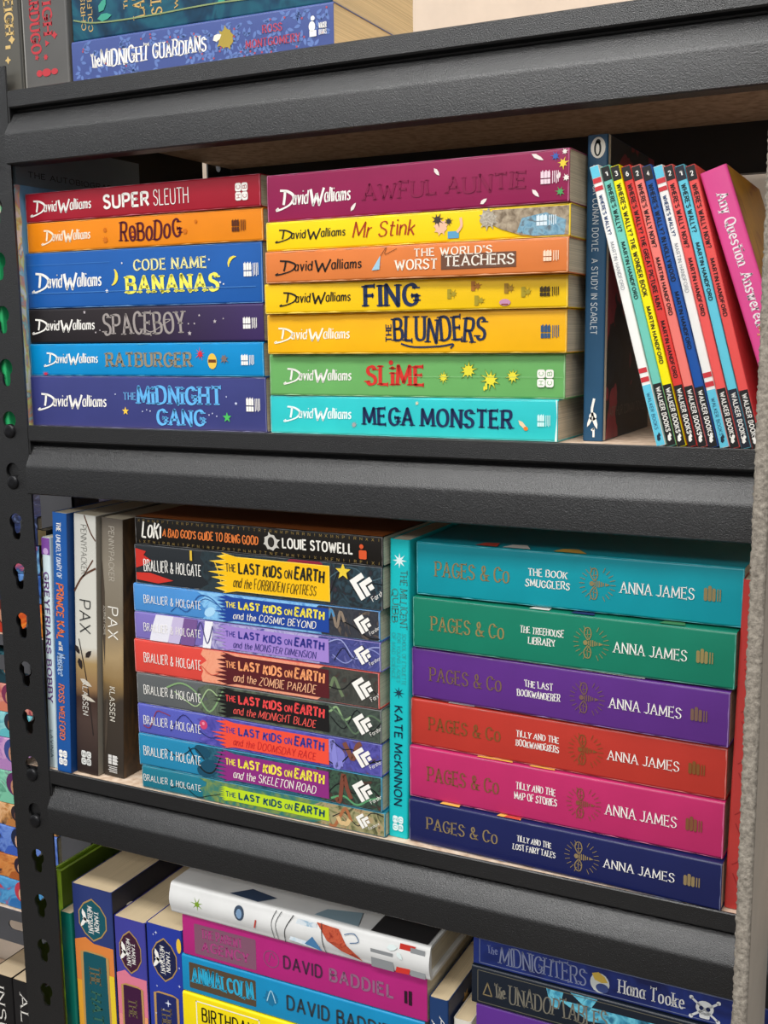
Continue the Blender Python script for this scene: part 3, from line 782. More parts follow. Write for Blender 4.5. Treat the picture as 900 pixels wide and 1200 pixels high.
b.put('bottle_drawing', [leaf(b.U(613), .38 * b.T, .008, .0012, -.8)], '#e9c8a0'); b.put('bottle_drawing', [ell(b.U(616.5), .3 * b.T, .0014, .0012)], '#d8792a')
b.flame(630, 645, .36, .66, '#c9ecea')
b.put('worn_edge', [[(b.L, 0), (b.L, b.T), (b.L - .0012, b.T), (b.L - .0004, b.T * .6), (b.L - .0016, 0)]], '#d8ece6')

# ------------------------------------------------------------------ standing books
def stand(label, xl, T, Y, zb, H, cover, lean=0.0, **kw):
    """xl is the near-left bottom edge; lean > 0 tips the top to the viewer's left"""
    a = lean; xd = Vector((math.sin(a), 0, -math.cos(a)))
    bl = Vector((xl, Y, zb + (max(0.0, -math.sin(a)) * T)))
    return Book(label, H, T, cover, bl - xd * H, stand=a, **kw)
# far end of the upper shelf, behind the post
b = stand('green book standing behind the slotted post on the upper shelf', -.1640, .0130, -.0084, 0, .152, '#2fb46c', D=.12)
b.text('PUFFIN', .03, .09, .25, .75, '#1a6a40', 'bold', raw=True) if False else None
b = stand('tall slate blue book with a dark printed cover, standing highest beside the post', -.1500, .0065, .006, 0, .205, '#90a6b2', D=.14)
b.put('cover_lettering', [[(-y_, x_) for x_, y_ in p] for p in text_polys('THE AUTOBIOGRAPHY', .012, .118, -.026, -.0215, 'serif')], '#1c2022', face='front')
b.put('cover_lettering', [[(-y_, x_) for x_, y_ in p] for p in text_polys('OF', .050, .072, -.036, -.030, 'serif')], '#1c2022', face='front')
b = stand('thin pale blue book with a worn white edge beside the crimson paperback', -.1428, .0072, -.0045, 0, .1715, '#7db4dc', D=.125)
b.put('worn_edge', [[(0, .0), (b.L, .0), (b.L, .005)] + [(b.L * k / 20, .0045 + .0012 * (k % 3 == 0)) for k in range(19, -1, -1)]], art_mat(('#f0f2ee', '#eaf0f0', '#f0f2ee', '#e2e890', '#e6a498', '#9ad4da', '#f0f2ee'), 45, lo=.3, hi=.68), face='front')

b = stand('dark blue paperback with a white bird badge standing beside the turquoise one', .2735, .0122, .018, 0, .1722, '#244e6e', D=.111)
b.put('cover_art', [rect(0, b.L, 0.0, b.D)], art_mat(('#1c2026', '#20262c', '#15181c', '#8a2c36', '#7a2430', '#20262c', '#8a8a88'), 14, dist=1.2, interp='CONSTANT', lo=.3, hi=.72), face='front')
b.put('cover_edge', [rect(0, b.L, .0, .0045)], '#cfc6b4', face='front')
b.put('badge', [ell(b.U(173), .52 * b.T, .0058, .0042)], '#ece6da')
b.put('bird_emblem', [ell(b.U(174), .5 * b.T, .0042, .0021), ell(b.U(166.5), .52 * b.T, .0016, .0014)], '#16181a'); b.put('bird_emblem', [ell(b.U(174.6), .5 * b.T, .003, .0010)], '#ece6da')
b.text('ARTHUR CONAN DOYLE', 193, 295, .3, .62, '#d3dbe0', 'sans', name='author_lettering'); b.text('A STUDY IN SCARLET', 303, 392, .3, .62, '#d3dbe0', 'sans')
b.put('pipe_drawing', line([(b.U(467), .55 * b.T), (b.U(480), .45 * b.T), (b.U(488), .5 * b.T)], .0014) + [ell(b.U(488), .5 * b.T, .0024, .0022), leaf(b.U(495), .62 * b.T, .008, .0012, .3), leaf(b.U(494), .34 * b.T, .007, .001, -.4)], W)
u = b.U(507)
b.put('volume_number', rot90(text_polys('1', u - .0012, u + .0012, .5 * b.T - .003, .5 * b.T + .003, 'bold'), u, .5 * b.T), W)
b.put('cover_lettering', [[(b.L - .016 + (y_), x_) for x_, y_ in p] for p in [[(q[0], -q[1]) for q in p] for p in text_polys('ARTHUR CONAN DOYLE', .012, .1, -.003, .003, 'sans')]], '#7c766c', face='front')

# the ten thin leaning books
GW = 'thin picture book spines leaning in a row'
LEAN = math.atan2(.3255 - .2852, .1505); HW = .1562
tW = (.3775 - .3215) / 10 * math.cos(LEAN)
WAL = [
 ('white and sky blue thin book leaning first, against the standing dark blue paperback', '#f0efea', None, 'WHERE\'S WALLY?', '#2f4a7a', '#61c5de', '#24406a'),
 ('sea green thin book leaning second from the standing dark blue paperback', '#6fc4b4', '1', "WHERE'S WALLY?", '#15312e', '#1c1a1a', W),
 ('yellow thin book leaning third in the row, the only yellow one', '#f5e800', '3', "WHERE'S WALLY? THE WONDER BOOK", '#2a2410', '#1c1a1a', W),
 ('red thin book leaning between the yellow and salmon ones', '#d83a34', '6', "WHERE'S WALLY? THE GREAT PICTURE HUNT", '#2a1010', '#1c1a1a', W),
 ('salmon thin book leaning next to the royal blue one, fifth in the row', '#ee7a70', '2', "WHERE'S WALLY NOW?", '#2a1010', '#1c1a1a', W),
 ('royal blue thin book leaning sixth in the row, the only dark blue one', '#1450a0', '4', "WHERE'S WALLY? IN HOLLYWOOD", '#0c1a34', '#1c1a1a', W),
 ('white and sky blue thin book leaning between the royal blue and coral ones', '#f0efea', None, "WHERE'S WALLY?", '#2f4a7a', '#61c5de', '#24406a'),
 ('coral thin book leaning eighth in the row, before the pale sky blue one', '#ee5a56', '2', "WHERE'S WALLY NOW?", '#2a1010', '#1c1a1a', W),
 ('sky blue thin book leaning between two coral ones', '#62c8de', '1', "WHERE'S WALLY?", '#15303a', '#1c2230', W),
 ('coral thin book leaning last in the row, against the thick pink book', '#ea5450', '2', "WHERE'S WALLY NOW?", '#2a1010', '#1c1a1a', W)]
rw = random.Random(8)
for i, (lab, c, num, title, tc, endc, wc) in enumerate(WAL):
    xl = .3222 + i * tW / math.cos(LEAN)
    b = stand(lab, xl, tW * .93, -.0055 + rw.uniform(-.0008, .0010), .0003, HW - .0004 * i, c, lean=LEAN, group=GW, D=.125, round_=.0007)
    b.name = None
    H = b.L
    if num is None:
        b.put('spine_end', [rect(0, .0064, 0, b.T), rect(.122, H, 0, b.T)], endc)
        b.put('stripe', [rect(.0067, .0094, 0.02 * b.T, b.T * .98), rect(.0112, .0136, 0.02 * b.T, b.T * .98), rect(.1125, .1152, .02 * b.T, b.T * .98), rect(.1176, .1203, .02 * b.T, b.T * .98)], '#c8343c')
        b.text(title, .016, .038, .26, .7, tc, 'bold', raw=True, name='title_lettering'); b.text('MARTIN HANDFORD', .042, .0687, .26, .68, '#8f949c', 'sans', raw=True, name='author_lettering')
        b.text('WALKER BOOKS', .1265, .147, .28, .68, wc, 'sans', raw=True, name='publisher_lettering')
    else:
        b.put('spine_end', [rect(0, .0078, 0, b.T), rect(.1208, H, 0, b.T)], endc)
        p = text_polys(num, .0042 - .0008, .0042 + .0008, .5 * b.T - .0014, .5 * b.T + .0014, 'bold'); b.put('volume_number', rot90(p, .0042, .5 * b.T), W)
        n_ = len(title); tl = H * (.17 if n_ < 16 else .225 if n_ < 20 else .345 if 'IN H' in title else .40 if 'WONDER' in title else .45)
        b.text(title, 0.0098, .0098 + tl, .22, .76, tc, 'bold', raw=True)
        a0 = .0098 + tl + .0055
        b.text('MARTIN HANDFORD', a0, a0 + H * .205, .26, .72, tc, 'bold', raw=True, name='author_lettering')
        b.text('WALKER BOOKS', .1228, .1478, .24, .78, wc, 'bold', raw=True, name='publisher_lettering')
    u = H * .966; b.put('publisher_mark', [[(u - .0012, .72 * b.T), (u - .0022, .60 * b.T), (u - .0012, .5 * b.T), (u - .0006, .34 * b.T), (u + .0018, .26 * b.T), (u + .0026, .4 * b.T), (u + .0016, .66 * b.T), (u + .0004, .6 * b.T), (u - .0002, .74 * b.T)]], wc if num else '#1a2a3c')

# thick pink book leaning past them
aq = math.atan2(.3738 - .3334, .1438 - .0246)
b = stand('thick pink book leaning most steeply, behind the felt panel', .3880, .0142, -.0035, .0003, .1512, '#df4d92', lean=.322, D=.118, paper='#d8c8a8')
b.put('cover_art', [rect(0, b.L, .0015, b.D)], art_mat(('#b8822c', '#c9922e', '#bd8a34', '#9a5a30'), 30), face='front')
b.put('cover_art', [rect(.05 + .02 * i, .062 + .02 * i, .03 + .01 * (i % 2), .09) for i in range(4)], '#93452c', face='front')
b.text('Any Question', b.U(226), b.U(311), .33, .77, '#f6e8ee', 'aqa', raw=True); b.text('Answered', b.U(319), b.U(381), .33, .77, '#f6e8ee', 'aqa', raw=True)
b.text('by AQA', b.U(383), b.U(420), .4, .8, '#f0b878', 'serif', raw=True, name='author_lettering'); b.text('63336', b.U(425), b.U(452), .4, .76, '#f0b878', 'serif', raw=True, name='author_lettering')

# ------------------------------------------------------------------ middle shelf
Z2 = SH[2]
b = stand('thin brown and gold book standing mostly hidden behind the slotted post', -.1490, .0085, .006, Z2, .183, '#2c2a22', lean=-.03, D=.12)
b.put('spine_end', [rect(0, .012, 0, b.T)], '#b8a070'); b.text('Gatsby', .02, .07, .3, .8, '#b8a070', 'serif', raw=True)
b = stand('thin pale aqua book with a purple title beside the post', -.1368, .0082, -.0045, Z2, .180, '#d4e6ea', lean=-.035, D=.12)
b.put('spine_end', [rect(0, .013, 0, b.T)], '#7d4a9c'); b.put('ornament', [ell(.0105, .5 * b.T, .0025, .0025)], '#c8a8d8')
b.text('GREYFRIARS BOBBY', .026, .128, .14, .82, '#6f4a86', 'bserif', raw=True); b.text('LAVINIA', .150, .172, .3, .66, '#3e6a78', 'sans', raw=True, name='author_lettering')
b = stand('royal blue paperback with orange lettering beside the two brown and cream ones', -.1256, .0142, -.0080, Z2, .2000, '#1d559c', lean=-.05)
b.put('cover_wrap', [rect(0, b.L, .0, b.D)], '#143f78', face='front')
b.text('THE', 612, 623, .3, .62, W, 'bold'); b.text('UNLIKELY DIARY OF', 627, 678, .28, .6, '#dfe4ee', 'comic', weight=.14)
b.text('PRINCE KAL', 684, 750, .22, .74, '#e0723a', 'comic', weight=.17); b.text('and THE', 752, 763, .32, .6, W, 'comic', weight=.15); b.text('Nuisance', 766, 792, .2, .74, '#9fb6d4', 'brush')
b.text('ROSS WELFORD', 802, 867, .26, .66, '#e0723a', 'comic', name='author_lettering', weight=.16); b.hccb(879, 897, .2, .78, W, '#1d559c')
b = stand('pale grey paperback with a thin dark title and branch drawings', -.1103, .0212, -.0035, Z2, .199, grad_mat([(0, '#c9c8c0'), (.5, '#d0cdc2'), (.56, '#a58a5c'), (.66, '#8a6a48'), (.70, '#3e2c26'), (.78, '#4a3a34'), (1, '#2a201e')], .199, .04), lean=-.055)
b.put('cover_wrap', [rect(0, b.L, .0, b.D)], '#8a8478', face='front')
br = '#5a3a2a'
b.put('branch_drawing', line([(b.U(600), .45 * b.T), (b.U(622), .75 * b.T), (b.U(632), .98 * b.T)], .0011) + line([(b.U(695), .02 * b.T), (b.U(676), .4 * b.T), (b.U(664), .98 * b.T)], .0015) + line([(b.U(676), .42 * b.T), (b.U(655), .86 * b.T)], .0011), br)
b.put('branch_drawing', line([(b.U(750), .2 * b.T), (b.U(785), .45 * b.T), (b.U(815), .62 * b.T), (b.U(860), .8 * b.T)], .0009) + [leaf(b.U(763), .12 * b.T, .008, .002, .6), leaf(b.U(779), .25 * b.T, .009, .0022, .3), leaf(b.U(766), .62 * b.T, .008, .002, 2.4)], '#2a2220')
b.put('snow_drawing', [leaf(b.U(800), .5 * b.T, .012, .002, 1.2), leaf(b.U(818), .6 * b.T, .014, .0016, 1.35)], '#c8bfb0')
b.text('PENNYPACKER', 615, 673, .34, .6, '#6f6e68', 'thin', name='author_lettering'); b.text('PAX', 703, 742, .24, .74, '#2a2c2c', 'thin', weight=.085); b.text('KLASSEN', 799, 838, .34, .6, '#d8d4ca', 'sans', name='author_lettering')
b.hccb(880, 897, .26, .72, '#d8d8d4', '#2a201e')
b = stand('brown paperback with a white title standing beside the tall stack of nine', -.0880, .0200, .0005, Z2, .197, grad_mat([(0, '#6a6258'), (.2, '#8a8172'), (.38, '#7a7060'), (.52, '#a8906a'), (.62, '#8a7048'), (.7, '#3e362e'), (1, '#332c26')], .197, .1), lean=-.055)
b.put('cover_art', [rect(0, b.L, .0, b.D)], art_mat(('#2a2420', '#4a3828', '#6a4c30'), 22, (1, 4, 1)), face='front')
b.put('tree_drawing', [leaf(b.U(720), .1 * b.T, .08, .0016, .02), leaf(b.U(850), .2 * b.T, .05, .0012, -.05)], '#4a4036')
b.text('PENNYPACKER', 617, 681, .36, .62, '#c8c0b2', 'thin', name='author_lettering'); b.text('PAX', 711, 749, .3, .78, '#f0ece2', 'thin', weight=.09); b.text('JOURNEY HOME', 711, 746, .1, .2, '#e0d8c8', 'thin'); b.text('KLASSEN', 805, 845, .36, .62, '#e0dacb', 'sans', name='author_lettering')
b.flame(885, 905, .28, .74, '#d6d4d0')
b = stand('plain dark red book leaning at the back behind the royal blue paperback', -.1560, .0135, .150, Z2, .185, '#5a2026', lean=0.0, D=.13)

# the stack of nine
GC_ = 'comic paperbacks lying in the tall stack of nine'
ZC = [-.2621, -.2450, -.2208, -.1983, -.1752, -.1504, -.1302, -.1096, -.0810, -.0618]
XC = [-.0453, -.0473, -.0471, -.0471, -.0482, -.0470, -.0472, -.0448, -.0440, -.0432]
def last_kids(i, label, cover, mid, right, patch, tcol, scol, sub, lines=(), accent=None, blobs=(), slash=False):
    z0, z1 = ZC[i], ZC[i + 1] - .0003
    b = lay(label, XC[i], z0, z1, -.0058 + .0004 * i, .002 - .0024 * i, cover, group=GC_)
    T = b.T; r = random.Random(i * 7 + 1); m = .0006
    def region(p0, p1, jag):
        u0, u1 = b.U(p0), (b.L - .0008 if p1 is None else b.U(p1))
        return [(u1, m), (u1, T - m)] + [(u0 + r.uniform(-jag, jag), T - m - (T - 2 * m) * k / 6) for k in range(7)]
    b.put('cover_art', [region(238, 380, .005)], art_mat(mid, 75, dist=2.2)); b.put('cover_art', [region(374, None, .004)], art_mat(right, 85, dist=2.4))
    if slash: b.put('cover_art', [[(.001, .1 * T), (b.U(185), .05 * T), (b.U(203), .16 * T), (b.U(176), .30 * T), (.001, .28 * T)], [(.001, .9 * T), (b.U(172), .84 * T), (b.U(169), .74 * T), (b.U(178), .62 * T), (b.U(171), .5 * T), (.001, .4 * T)]], '#c83228')
    for c, p, v, rx, ry, an in blobs: b.put('cover_art', [ell(b.U(p), v * T, rx, ry, 18, an)], c)
    for c, p0, p1, w in lines:
        u = [b.U(p0 + (p1 - p0) * k / 4) for k in range(5)]; v = [r.uniform(.06, .94) * T for _ in range(5)]
        b.put('ink_line', line(list(zip(u, v)), w), c)
    b.text('BRALLIER & HOLGATE', 169, 236, .34, .64, W, 'caps', name='author_lettering')
    y0, y1 = (.10, .90) if sub else (.22, .78)
    if accent: b.put('splash', [burst_patch(b.U(263) - .002, b.U(386) + .0006, y0 * T - .0006, y1 * T + .0006, i)], accent)
    b.put('title_panel', [burst_patch(b.U(263), b.U(386), y0 * T, y1 * T, i)], patch)
    t0, t1 = (.50, .80) if sub else (.34, .68)
    b.text('THE', 265, 277, t0 + .03, t1 - .06, tcol, 'comic', weight=.17); b.text('LAST KIDS', 280, 331, t0, t1, tcol, 'comic'); b.text('ON', 334, 343, t0 + .02, t1 - .06, tcol, 'comic', weight=.17); b.text('EARTH', 346, 381, t0, t1 + .02, tcol, 'comic')
    if sub: b.text(sub, 274, 371, .17, .42, scol, 'hand', weight=.12)
    # slanted double-bar mark with a small word
    u = b.U(427); c, s_ = math.cos(.6), math.sin(.6); k = T / .026; v = T * .54
    def rp(pts): return [(u + (x * c - y * s_) * .0013 * k, v + (x * s_ + y * c) * .0013 * k) for x, y in pts]
    b.put('publisher_mark', [rp(rect(-5, -2.4, -5, 3)), rp(rect(-5, 2.4, 3, 5.6)), rp(rect(-1.6, 5, -.4, 2)), rp(rect(-1.6, .8, -5, -.4)), rp(rect(1.6, 4.2, -3.6, -1.2))], W)
    b.put('publisher_lettering', [rp(q) for q in text_polys('Farshore', 0, 11, -8.4, -6, 'sans')], W)
    return b
K_ = '#16181a'
last_kids(0, 'teal and lime paperback at the bottom of the stack of nine', '#1f7488', ('#2a6a70', '#3f7a6a', '#6f8a52', '#8a9a5a'), ('#3a3a2c', '#7a7a52', '#a09a72', '#b0946c', '#4a4a38'), '#bcd924', '#164a5c', '#164a5c', '', ((K_, 390, 450, .0007), ('#a86a44', 386, 412, .0022), (K_, 200, 262, .0005), ('#d8b884', 396, 410, .003)))
last_kids(1, 'blue paperback with a purple panel, second from the bottom of the stack of nine', '#2484ac', ('#164056', '#2a6478', '#1c4a5c'), ('#26302c', '#3f5a48', '#2c3430', '#5f3a2e'), '#8a2a7a', '#f2e24a', '#f4ece0', 'and the SKELETON ROAD', (('#5a9a6a', 388, 448, .0014), (K_, 222, 262, .001), (K_, 380, 450, .0007), (K_, 196, 240, .0006), ('#7a4434', 394, 412, .003)), None, (('#164a62', 244, .3, .010, .006, .4), ('#164a62', 238, .8, .007, .004, -.3)))
last_kids(2, 'violet blue paperback with a red orange panel in the stack of nine', '#565cb4', ('#3f3f94', '#5550a8', '#6a60ba'), ('#3c3a80', '#5a56a8', '#484690', '#6a4a48'), '#ee4e38', '#3c3a90', '#c8282c', 'and the DOOMSDAY RACE', (('#8a3a5a', 168, 200, .0008), ('#2a2a66', 200, 262, .0006), (K_, 376, 450, .0008), ('#7a4a3c', 404, 424, .0034), ('#8886d0', 386, 402, .004), (K_, 390, 440, .0006)), None, (('#c8406a', 239, .66, .0034, .0034, 0), ('#e88aa0', 239, .7, .0012, .0012, 0), ('#7f7cc8', 394, .4, .007, .007, 0)))
last_kids(3, 'dark grey paperback with a black panel and red lettering in the stack of nine', '#5c5f60', ('#4a5048', '#5f6a58', '#3c423c'), ('#2c3230', '#47524a', '#353c38'), '#171516', '#ee4a4a', '#ee5a52', 'and the MIDNIGHT BLADE', (('#7fa070', 196, 262, .0013), ('#a0b888', 205, 258, .0009), ('#8aa878', 378, 412, .0014), (K_, 388, 450, .0007), ('#5a7058', 386, 448, .0012)))
last_kids(4, 'red paperback with a maroon panel and peach lettering in the stack of nine', '#d8483e', ('#e07c5c', '#eda080', '#e89070'), ('#32322e', '#4a4a44', '#3a3c38', '#4a3430'), '#551a20', '#f3a06a', '#f3b48a', 'and the ZOMBIE PARADE', (('#6a7a5a', 382, 402, .0022), (K_, 386, 450, .0008), ('#c85a48', 205, 262, .0007)))
last_kids(5, 'lilac and white paperback with a pale violet panel in the stack of nine', '#7d70b8', ('#6a62a8', '#b8b0d4', '#5a569c'), ('#2f3468', '#4c5090', '#3c4078', '#6a6aa8'), '#9f82cc', '#33338a', '#2e2e78', 'and the MONSTER DIMENSION', (('#9aa0d0', 384, 450, .0008), ('#8a90c8', 390, 450, .0007), (K_, 392, 436, .0005), ('#4a467a', 222, 250, .0009)), None, (('#e2e0ea', 190, .5, .008, .03, -.35), ('#c4b8d8', 207, .5, .005, .03, -.3), ('#75558f', 222, .5, .006, .03, -.2), ('#ecebf0', 244, .5, .0035, .03, -.15)))
last_kids(6, 'sky blue paperback with a deep blue panel and yellow lettering in the stack of nine', '#4a8ccc', ('#6aaade', '#8ac4ec', '#3f7cc0'), ('#2c2e34', '#3c3e44', '#30323a', '#6a5c50'), '#1c4296', '#f5e24a', '#f5f0e0', 'and the COSMIC BEYOND', (('#2a5a9a', 205, 262, .0008), ('#2a5a9a', 200, 255, .0006), (K_, 380, 450, .0008), ('#8a7a6a', 386, 404, .002), ('#4a8ab8', 378, 392, .0016)), None, (('#a8d4f0', 246, .3, .005, .003, .5),))
b = last_kids(7, 'charcoal and red paperback with a yellow panel, second from the top of the stack', '#262a2e', ('#232c30', '#2c3a40', '#222629'), ('#26363c', '#314650', '#20282c', '#3a3038'), '#f3bd10', '#2c2a20', '#4a3c14', 'and the FORBIDDEN FORTRESS', ((K_, 386, 450, .0008), ('#47606a', 385, 450, .0007), ('#e0b83a', 252, 262, .0008)), '#f6d050', (('#8a2038', 358, .9, .014, .0045, 0),), True)
b.put('star_drawing', [star(b.U(403), .82 * b.T, .0058)], '#e8c83a'); b.put('cover_art', [rect(b.U(224), b.U(226.5), .72 * b.T, .97 * b.T)], '#e0b83a')
# topmost: the black one with an orange edge
b = lay('black paperback with rune borders and orange title topping the stack of nine', XC[8], ZC[8], ZC[9], -.0022, -.021, '#17130f', group=GC_)
b.put('cover_wrap', [rect(.0, b.L, .0, b.D)], '#8a4a20', face='front')
T = b.T; rr = random.Random(2); P = []
for k in range(46):
    u = .003 + k * .00425
    for v in (.10, .88):
        c_ = rr.choice('IXFNMRPT'); P += text_polys(c_, u, u + .0018, v * T - .0010, v * T + .0010, 'thin')
b.put('rune_border', P, foil('#b89a58'), label='gold rune borders')
b.text('LoKi', 167, 189, .24, .84, '#f0ece2', 'comic', caps_small=True, weight=.17); b.text('A BAD GOD\'S GUIDE TO BEING GOOD', 191, 303, .34, .66, '#e07a3a', 'comic', weight=.19)
b.put('badge', [splat(b.U(318), .5 * T, .0062, 6, 8, lo=.8)], '#c8c4bc'); b.put('badge', [ell(b.U(318), .5 * T, .0026, .0035)], '#2a2622')
b.text('LOUIE STOWELL', 331, 414, .32, .7, '#f0ece2', 'bold', name='author_lettering'); b.put('publisher_mark', [rrect(b.U(421), b.U(430), .2 * T, .5 * T, .001), ell(b.U(424), .62 * T, .0015, .0015)], '#d8552a')

b = stand('turquoise paperback standing between the stack of nine and the stack of six', .1527, .0138, -.0010, Z2, .1985, '#16bcc0', lean=-.0165)
T = b.T
b.put('star_drawing', [star(b.U(657), .5 * T, .0050, 8, .35)], '#dff2f0'); b.put('star_drawing', [star(b.U(812), .5 * T, .0042, 8, .3)], '#12364a')
g = foil('#4a8682')
b.text('THE MILLICENT', 668, 737, .54, .9, g, 'quirk', weight=.13); b.text('QUIBB', 690, 730, .12, .46, g, 'quirk', weight=.13); b.text('SCHOOL OF ETIQUETTE', 742, 802, .66, .86, g, 'thin'); b.text('FOR YOUNG LADIES', 742, 800, .4, .58, g, 'thin'); b.text('OF MAD SCIENCE', 742, 796, .14, .32, g, 'thin')
b.text('KATE McKINNON', 827, 944, .28, .72, '#0f3348', 'bold', name='author_lettering', weight=.15, caps_small=True); b.hccb(956, 974, .24, .8, '#dff0ee', '#12b2b6')

# the stack of six
GD = 'paperbacks lying in the stack of six with gold bees'
SIX = [  # x, z0, z1, y, slope, colour, title lines, gold, label
 (.1725, -.0986, -.0645, .0035, -.017, '#0894a2', ('THE BOOK', 'SMUGGLERS'), '#93835a', 'blue green paperback with a gold bee, topmost of the stack of six'),
 (.1706, -.1325, -.0996, .0014, -.036, '#127a60', ('THE TREEHOUSE', 'LIBRARY'), '#9a8a58', 'emerald green paperback with a gold bee in the stack of six'),
 (.1687, -.1660, -.1335, .0035, -.050, '#5a2c80', ('THE LAST', 'BOOKWANDERER'), '#7c5f52', 'purple paperback with a gold bee in the stack of six'),
 (.1679, -.1978, -.1670, .0031, -.034, '#b5352a', ('TILLY AND THE', 'BOOKWANDERERS'), '#84562c', 'brick red paperback with a gold bee in the stack of six'),
 (.1677, -.2326, -.1983, .0010, -.031, '#b82a62', ('TILLY AND THE', 'MAP OF STORIES'), '#865638', 'deep pink paperback with a gold bee in the stack of six'),
 (.1683, -.2621, -.2330, -.0020, -.037, '#181f52', ('TILLY AND THE', 'LOST FAIRY TALES'), '#94805a', 'navy paperback with a gold bee, lowest of the stack of six')]
def bee(b, u, v, k, mat, rays=True):
    P = []
    for i in range(5): P.append(rect(u + (-.3 + i * .62) * k, u + (.05 + i * .62) * k, v - (1.05 - abs(i - 1.5) * .22) * k, v + (1.05 - abs(i - 1.5) * .22) * k))
    P.append([(u + 2.9 * k, v - .5 * k), (u + 4.3 * k, v), (u + 2.9 * k, v + .5 * k)])
    P.append(ell(u - 1.1 * k, v, .7 * k, .75 * k, 12))
    for sg in (-1, 1):
        P += line([(u - .4 * k, v + .8 * k * sg), (u - 1.5 * k, v + 2.6 * k * sg), (u - 1.1 * k, v + 4.3 * k * sg), (u + .1 * k, v + 4.4 * k * sg), (u + .6 * k, v + 2.6 * k * sg), (u - .1 * k, v + .9 * k * sg)], .32 * k)
        P += line([(u - .2 * k, v + 1.0 * k * sg), (u - .5 * k, v + 2.6 * k * sg), (u - .4 * k, v + 4.2 * k * sg)], .22 * k)
        P += line([(u - .9 * k, v + 2.4 * k * sg), (u + .4 * k, v + 2.7 * k * sg)], .2 * k)
    b.put('bee_emblem', P, mat, label='gold bee emblem')
    if rays:
        R = []
        for i in range(22):
            a = 2 * PI * i / 22
            if abs(math.sin(a)) > .93: continue
            r0, r1 = 4.3 * k, 5.4 * k
            R += line([(u + .6 * k + r0 * math.cos(a) * .9, v + r0 * math.sin(a) * .9), (u + .6 * k + r1 * math.cos(a), v + r1 * math.sin(a))], .18 * k, False)
        b.put('ray_lines', R, mat)
ref = None
for i, (x, z0, z1, y, sl, c, (l1, l2), gold, lab) in enumerate(SIX):
    b = lay(lab, x, z0, z1 - .0004, y, sl, c, group=GD)
    if ref is None: ref = [b.U(p) for p in (510, 597, 616, 668, 698, 727, 814, 825, 846, 624, 662)]
    T = b.T; f = foil(gold)
    b.text('PAGES & Co', ref[0], ref[1], .36, .66, f, 'serif', raw=True, caps_small=True, name='series_lettering', label='gold series lettering')
    k1 = len(l1) / max(len(l1), len(l2)); k2 = len(l2) / max(len(l1), len(l2)); m = (ref[2] + ref[3]) / 2; h = (ref[3] - ref[2]) / 2
    b.text(l1, m - h * max(k1, .62), m + h * max(k1, .62), .545, .685, W, 'quirk', raw=True, weight=.16); b.text(l2, m - h * max(k2, .62), m + h * max(k2, .62), .35, .495, W, 'quirk', raw=True, weight=.16)
    bee(b, ref[4], .51 * T, .0020, f)
    b.text('ANNA JAMES', ref[5], ref[6], .39, .60, W, 'serif', raw=True, name='author_lettering', weight=.115)
    x0_, x1_ = ref[7], ref[8]; w = x1_ - x0_
    b.put('publisher_mark', [rrect(x0_ + w * q, x0_ + w * (q + .2), .4 * T, (.62 + .04 * (j == 1)) * T, .001) for j, q in enumerate((0, .23, .46))] + [rect(x0_ + w * q, x0_ + w * (q + .07), .41 * T, .61 * T) for q in (.74, .88)], f)
    rr = random.Random(40 + i)
    for q in range(3):
        xx = rr.uniform(.02, .17); b.put('cover_drawing', [[(xx, .0008), (xx + rr.uniform(.01, .022), .0008), (xx + .012, .012), (xx + .003, .010)]], rr.choice(('#e8b450', '#ece6dc', '#4a8a5a', '#c84a3a', '#2a3a6a')), face='front')
    if i == 2: b.put('cover_drawing', [rect(.03, .15, .0006, .02)], '#ece8e4', face='front')
b = stand('coral red book standing at the end beside the felt panel', .3668, .0150, -.0030, Z2,   .1915, '#b23834', lean=-.018, D=.13)
b.put('flourish', sum([line([(.02 + .03 * i, .25 * b.T), (.03 + .03 * i, .6 * b.T), (.022 + .03 * i, .8 * b.T), (.04 + .03 * i, .5 * b.T), (.045 + .03 * i, .2 * b.T)], .0006) for i in range(6)], []), '#8f2626')

# ------------------------------------------------------------------ top shelf
Z0 = SH[0]
b = stand('charcoal hardback with gold capitals standing beside the post on the top shelf', -.1615, .0385, -.002, Z0, .215, '#57554f', hard=True, D=.14)
b.put('worn_edge', [rect(0, b.L, .955 * b.T, .985 * b.T)], '#3a3936')
b.text('LEIGH', b.U(-12), b.U(43), .62, .86, foil('#d8b878'), 'bserif', raw=True, name='author_lettering', label='gold author lettering')
b.put('ornament', [star(b.U(49), .78 * b.T, .0030, 4, .6), rect(b.U(55), b.U(59), .62 * b.T, .74 * b.T), star(b.U(72), .66 * b.T, .0028, 4, .5)], foil('#d8b878'))
b = stand('grey hardback with red capitals beside the lying books on the top shelf', -.1215, .0398, -.002, Z0, .215, '#5b5a58', hard=True, D=.14)
b.put('worn_edge', [rect(0, b.L, .02 * b.T, .045 * b.T)], '#8f8d88')
b.text('LEIGH', b.U(-28), b.U(42), .46, .70, '#b83a42', 'bserif', raw=True, name='author_lettering'); b.text('BARDUGO', b.U(-25), b.U(62), .17, .42, '#b83a42', 'bserif', raw=True, name='author_lettering')
b.put('ornament', [star(b.U(43), .72 * b.T, .0026, 4, .6), star(b.U(51), .54 * b.T, .0024, 3, .5), star(b.U(66), .3 * b.T, .0022, 5, .5), star(b.U(67), .5 * b.T, .0022, 6, .6)], '#b83a42')
b.put('publisher_mark', [ell(b.U(85), .34 * b.T, .0022, .0026), ell(b.U(85), .5 * b.T, .0026, .004), ell(b.U(85), .68 * b.T, .002, .003)], '#b83a42')
b = lay('deep blue paperback with holly pattern lying on the top shelf', -.0795, Z0, Z0 + .0292, -.001, .018, '#465690', L=.2000, paper='#dcc79c', D=.125)
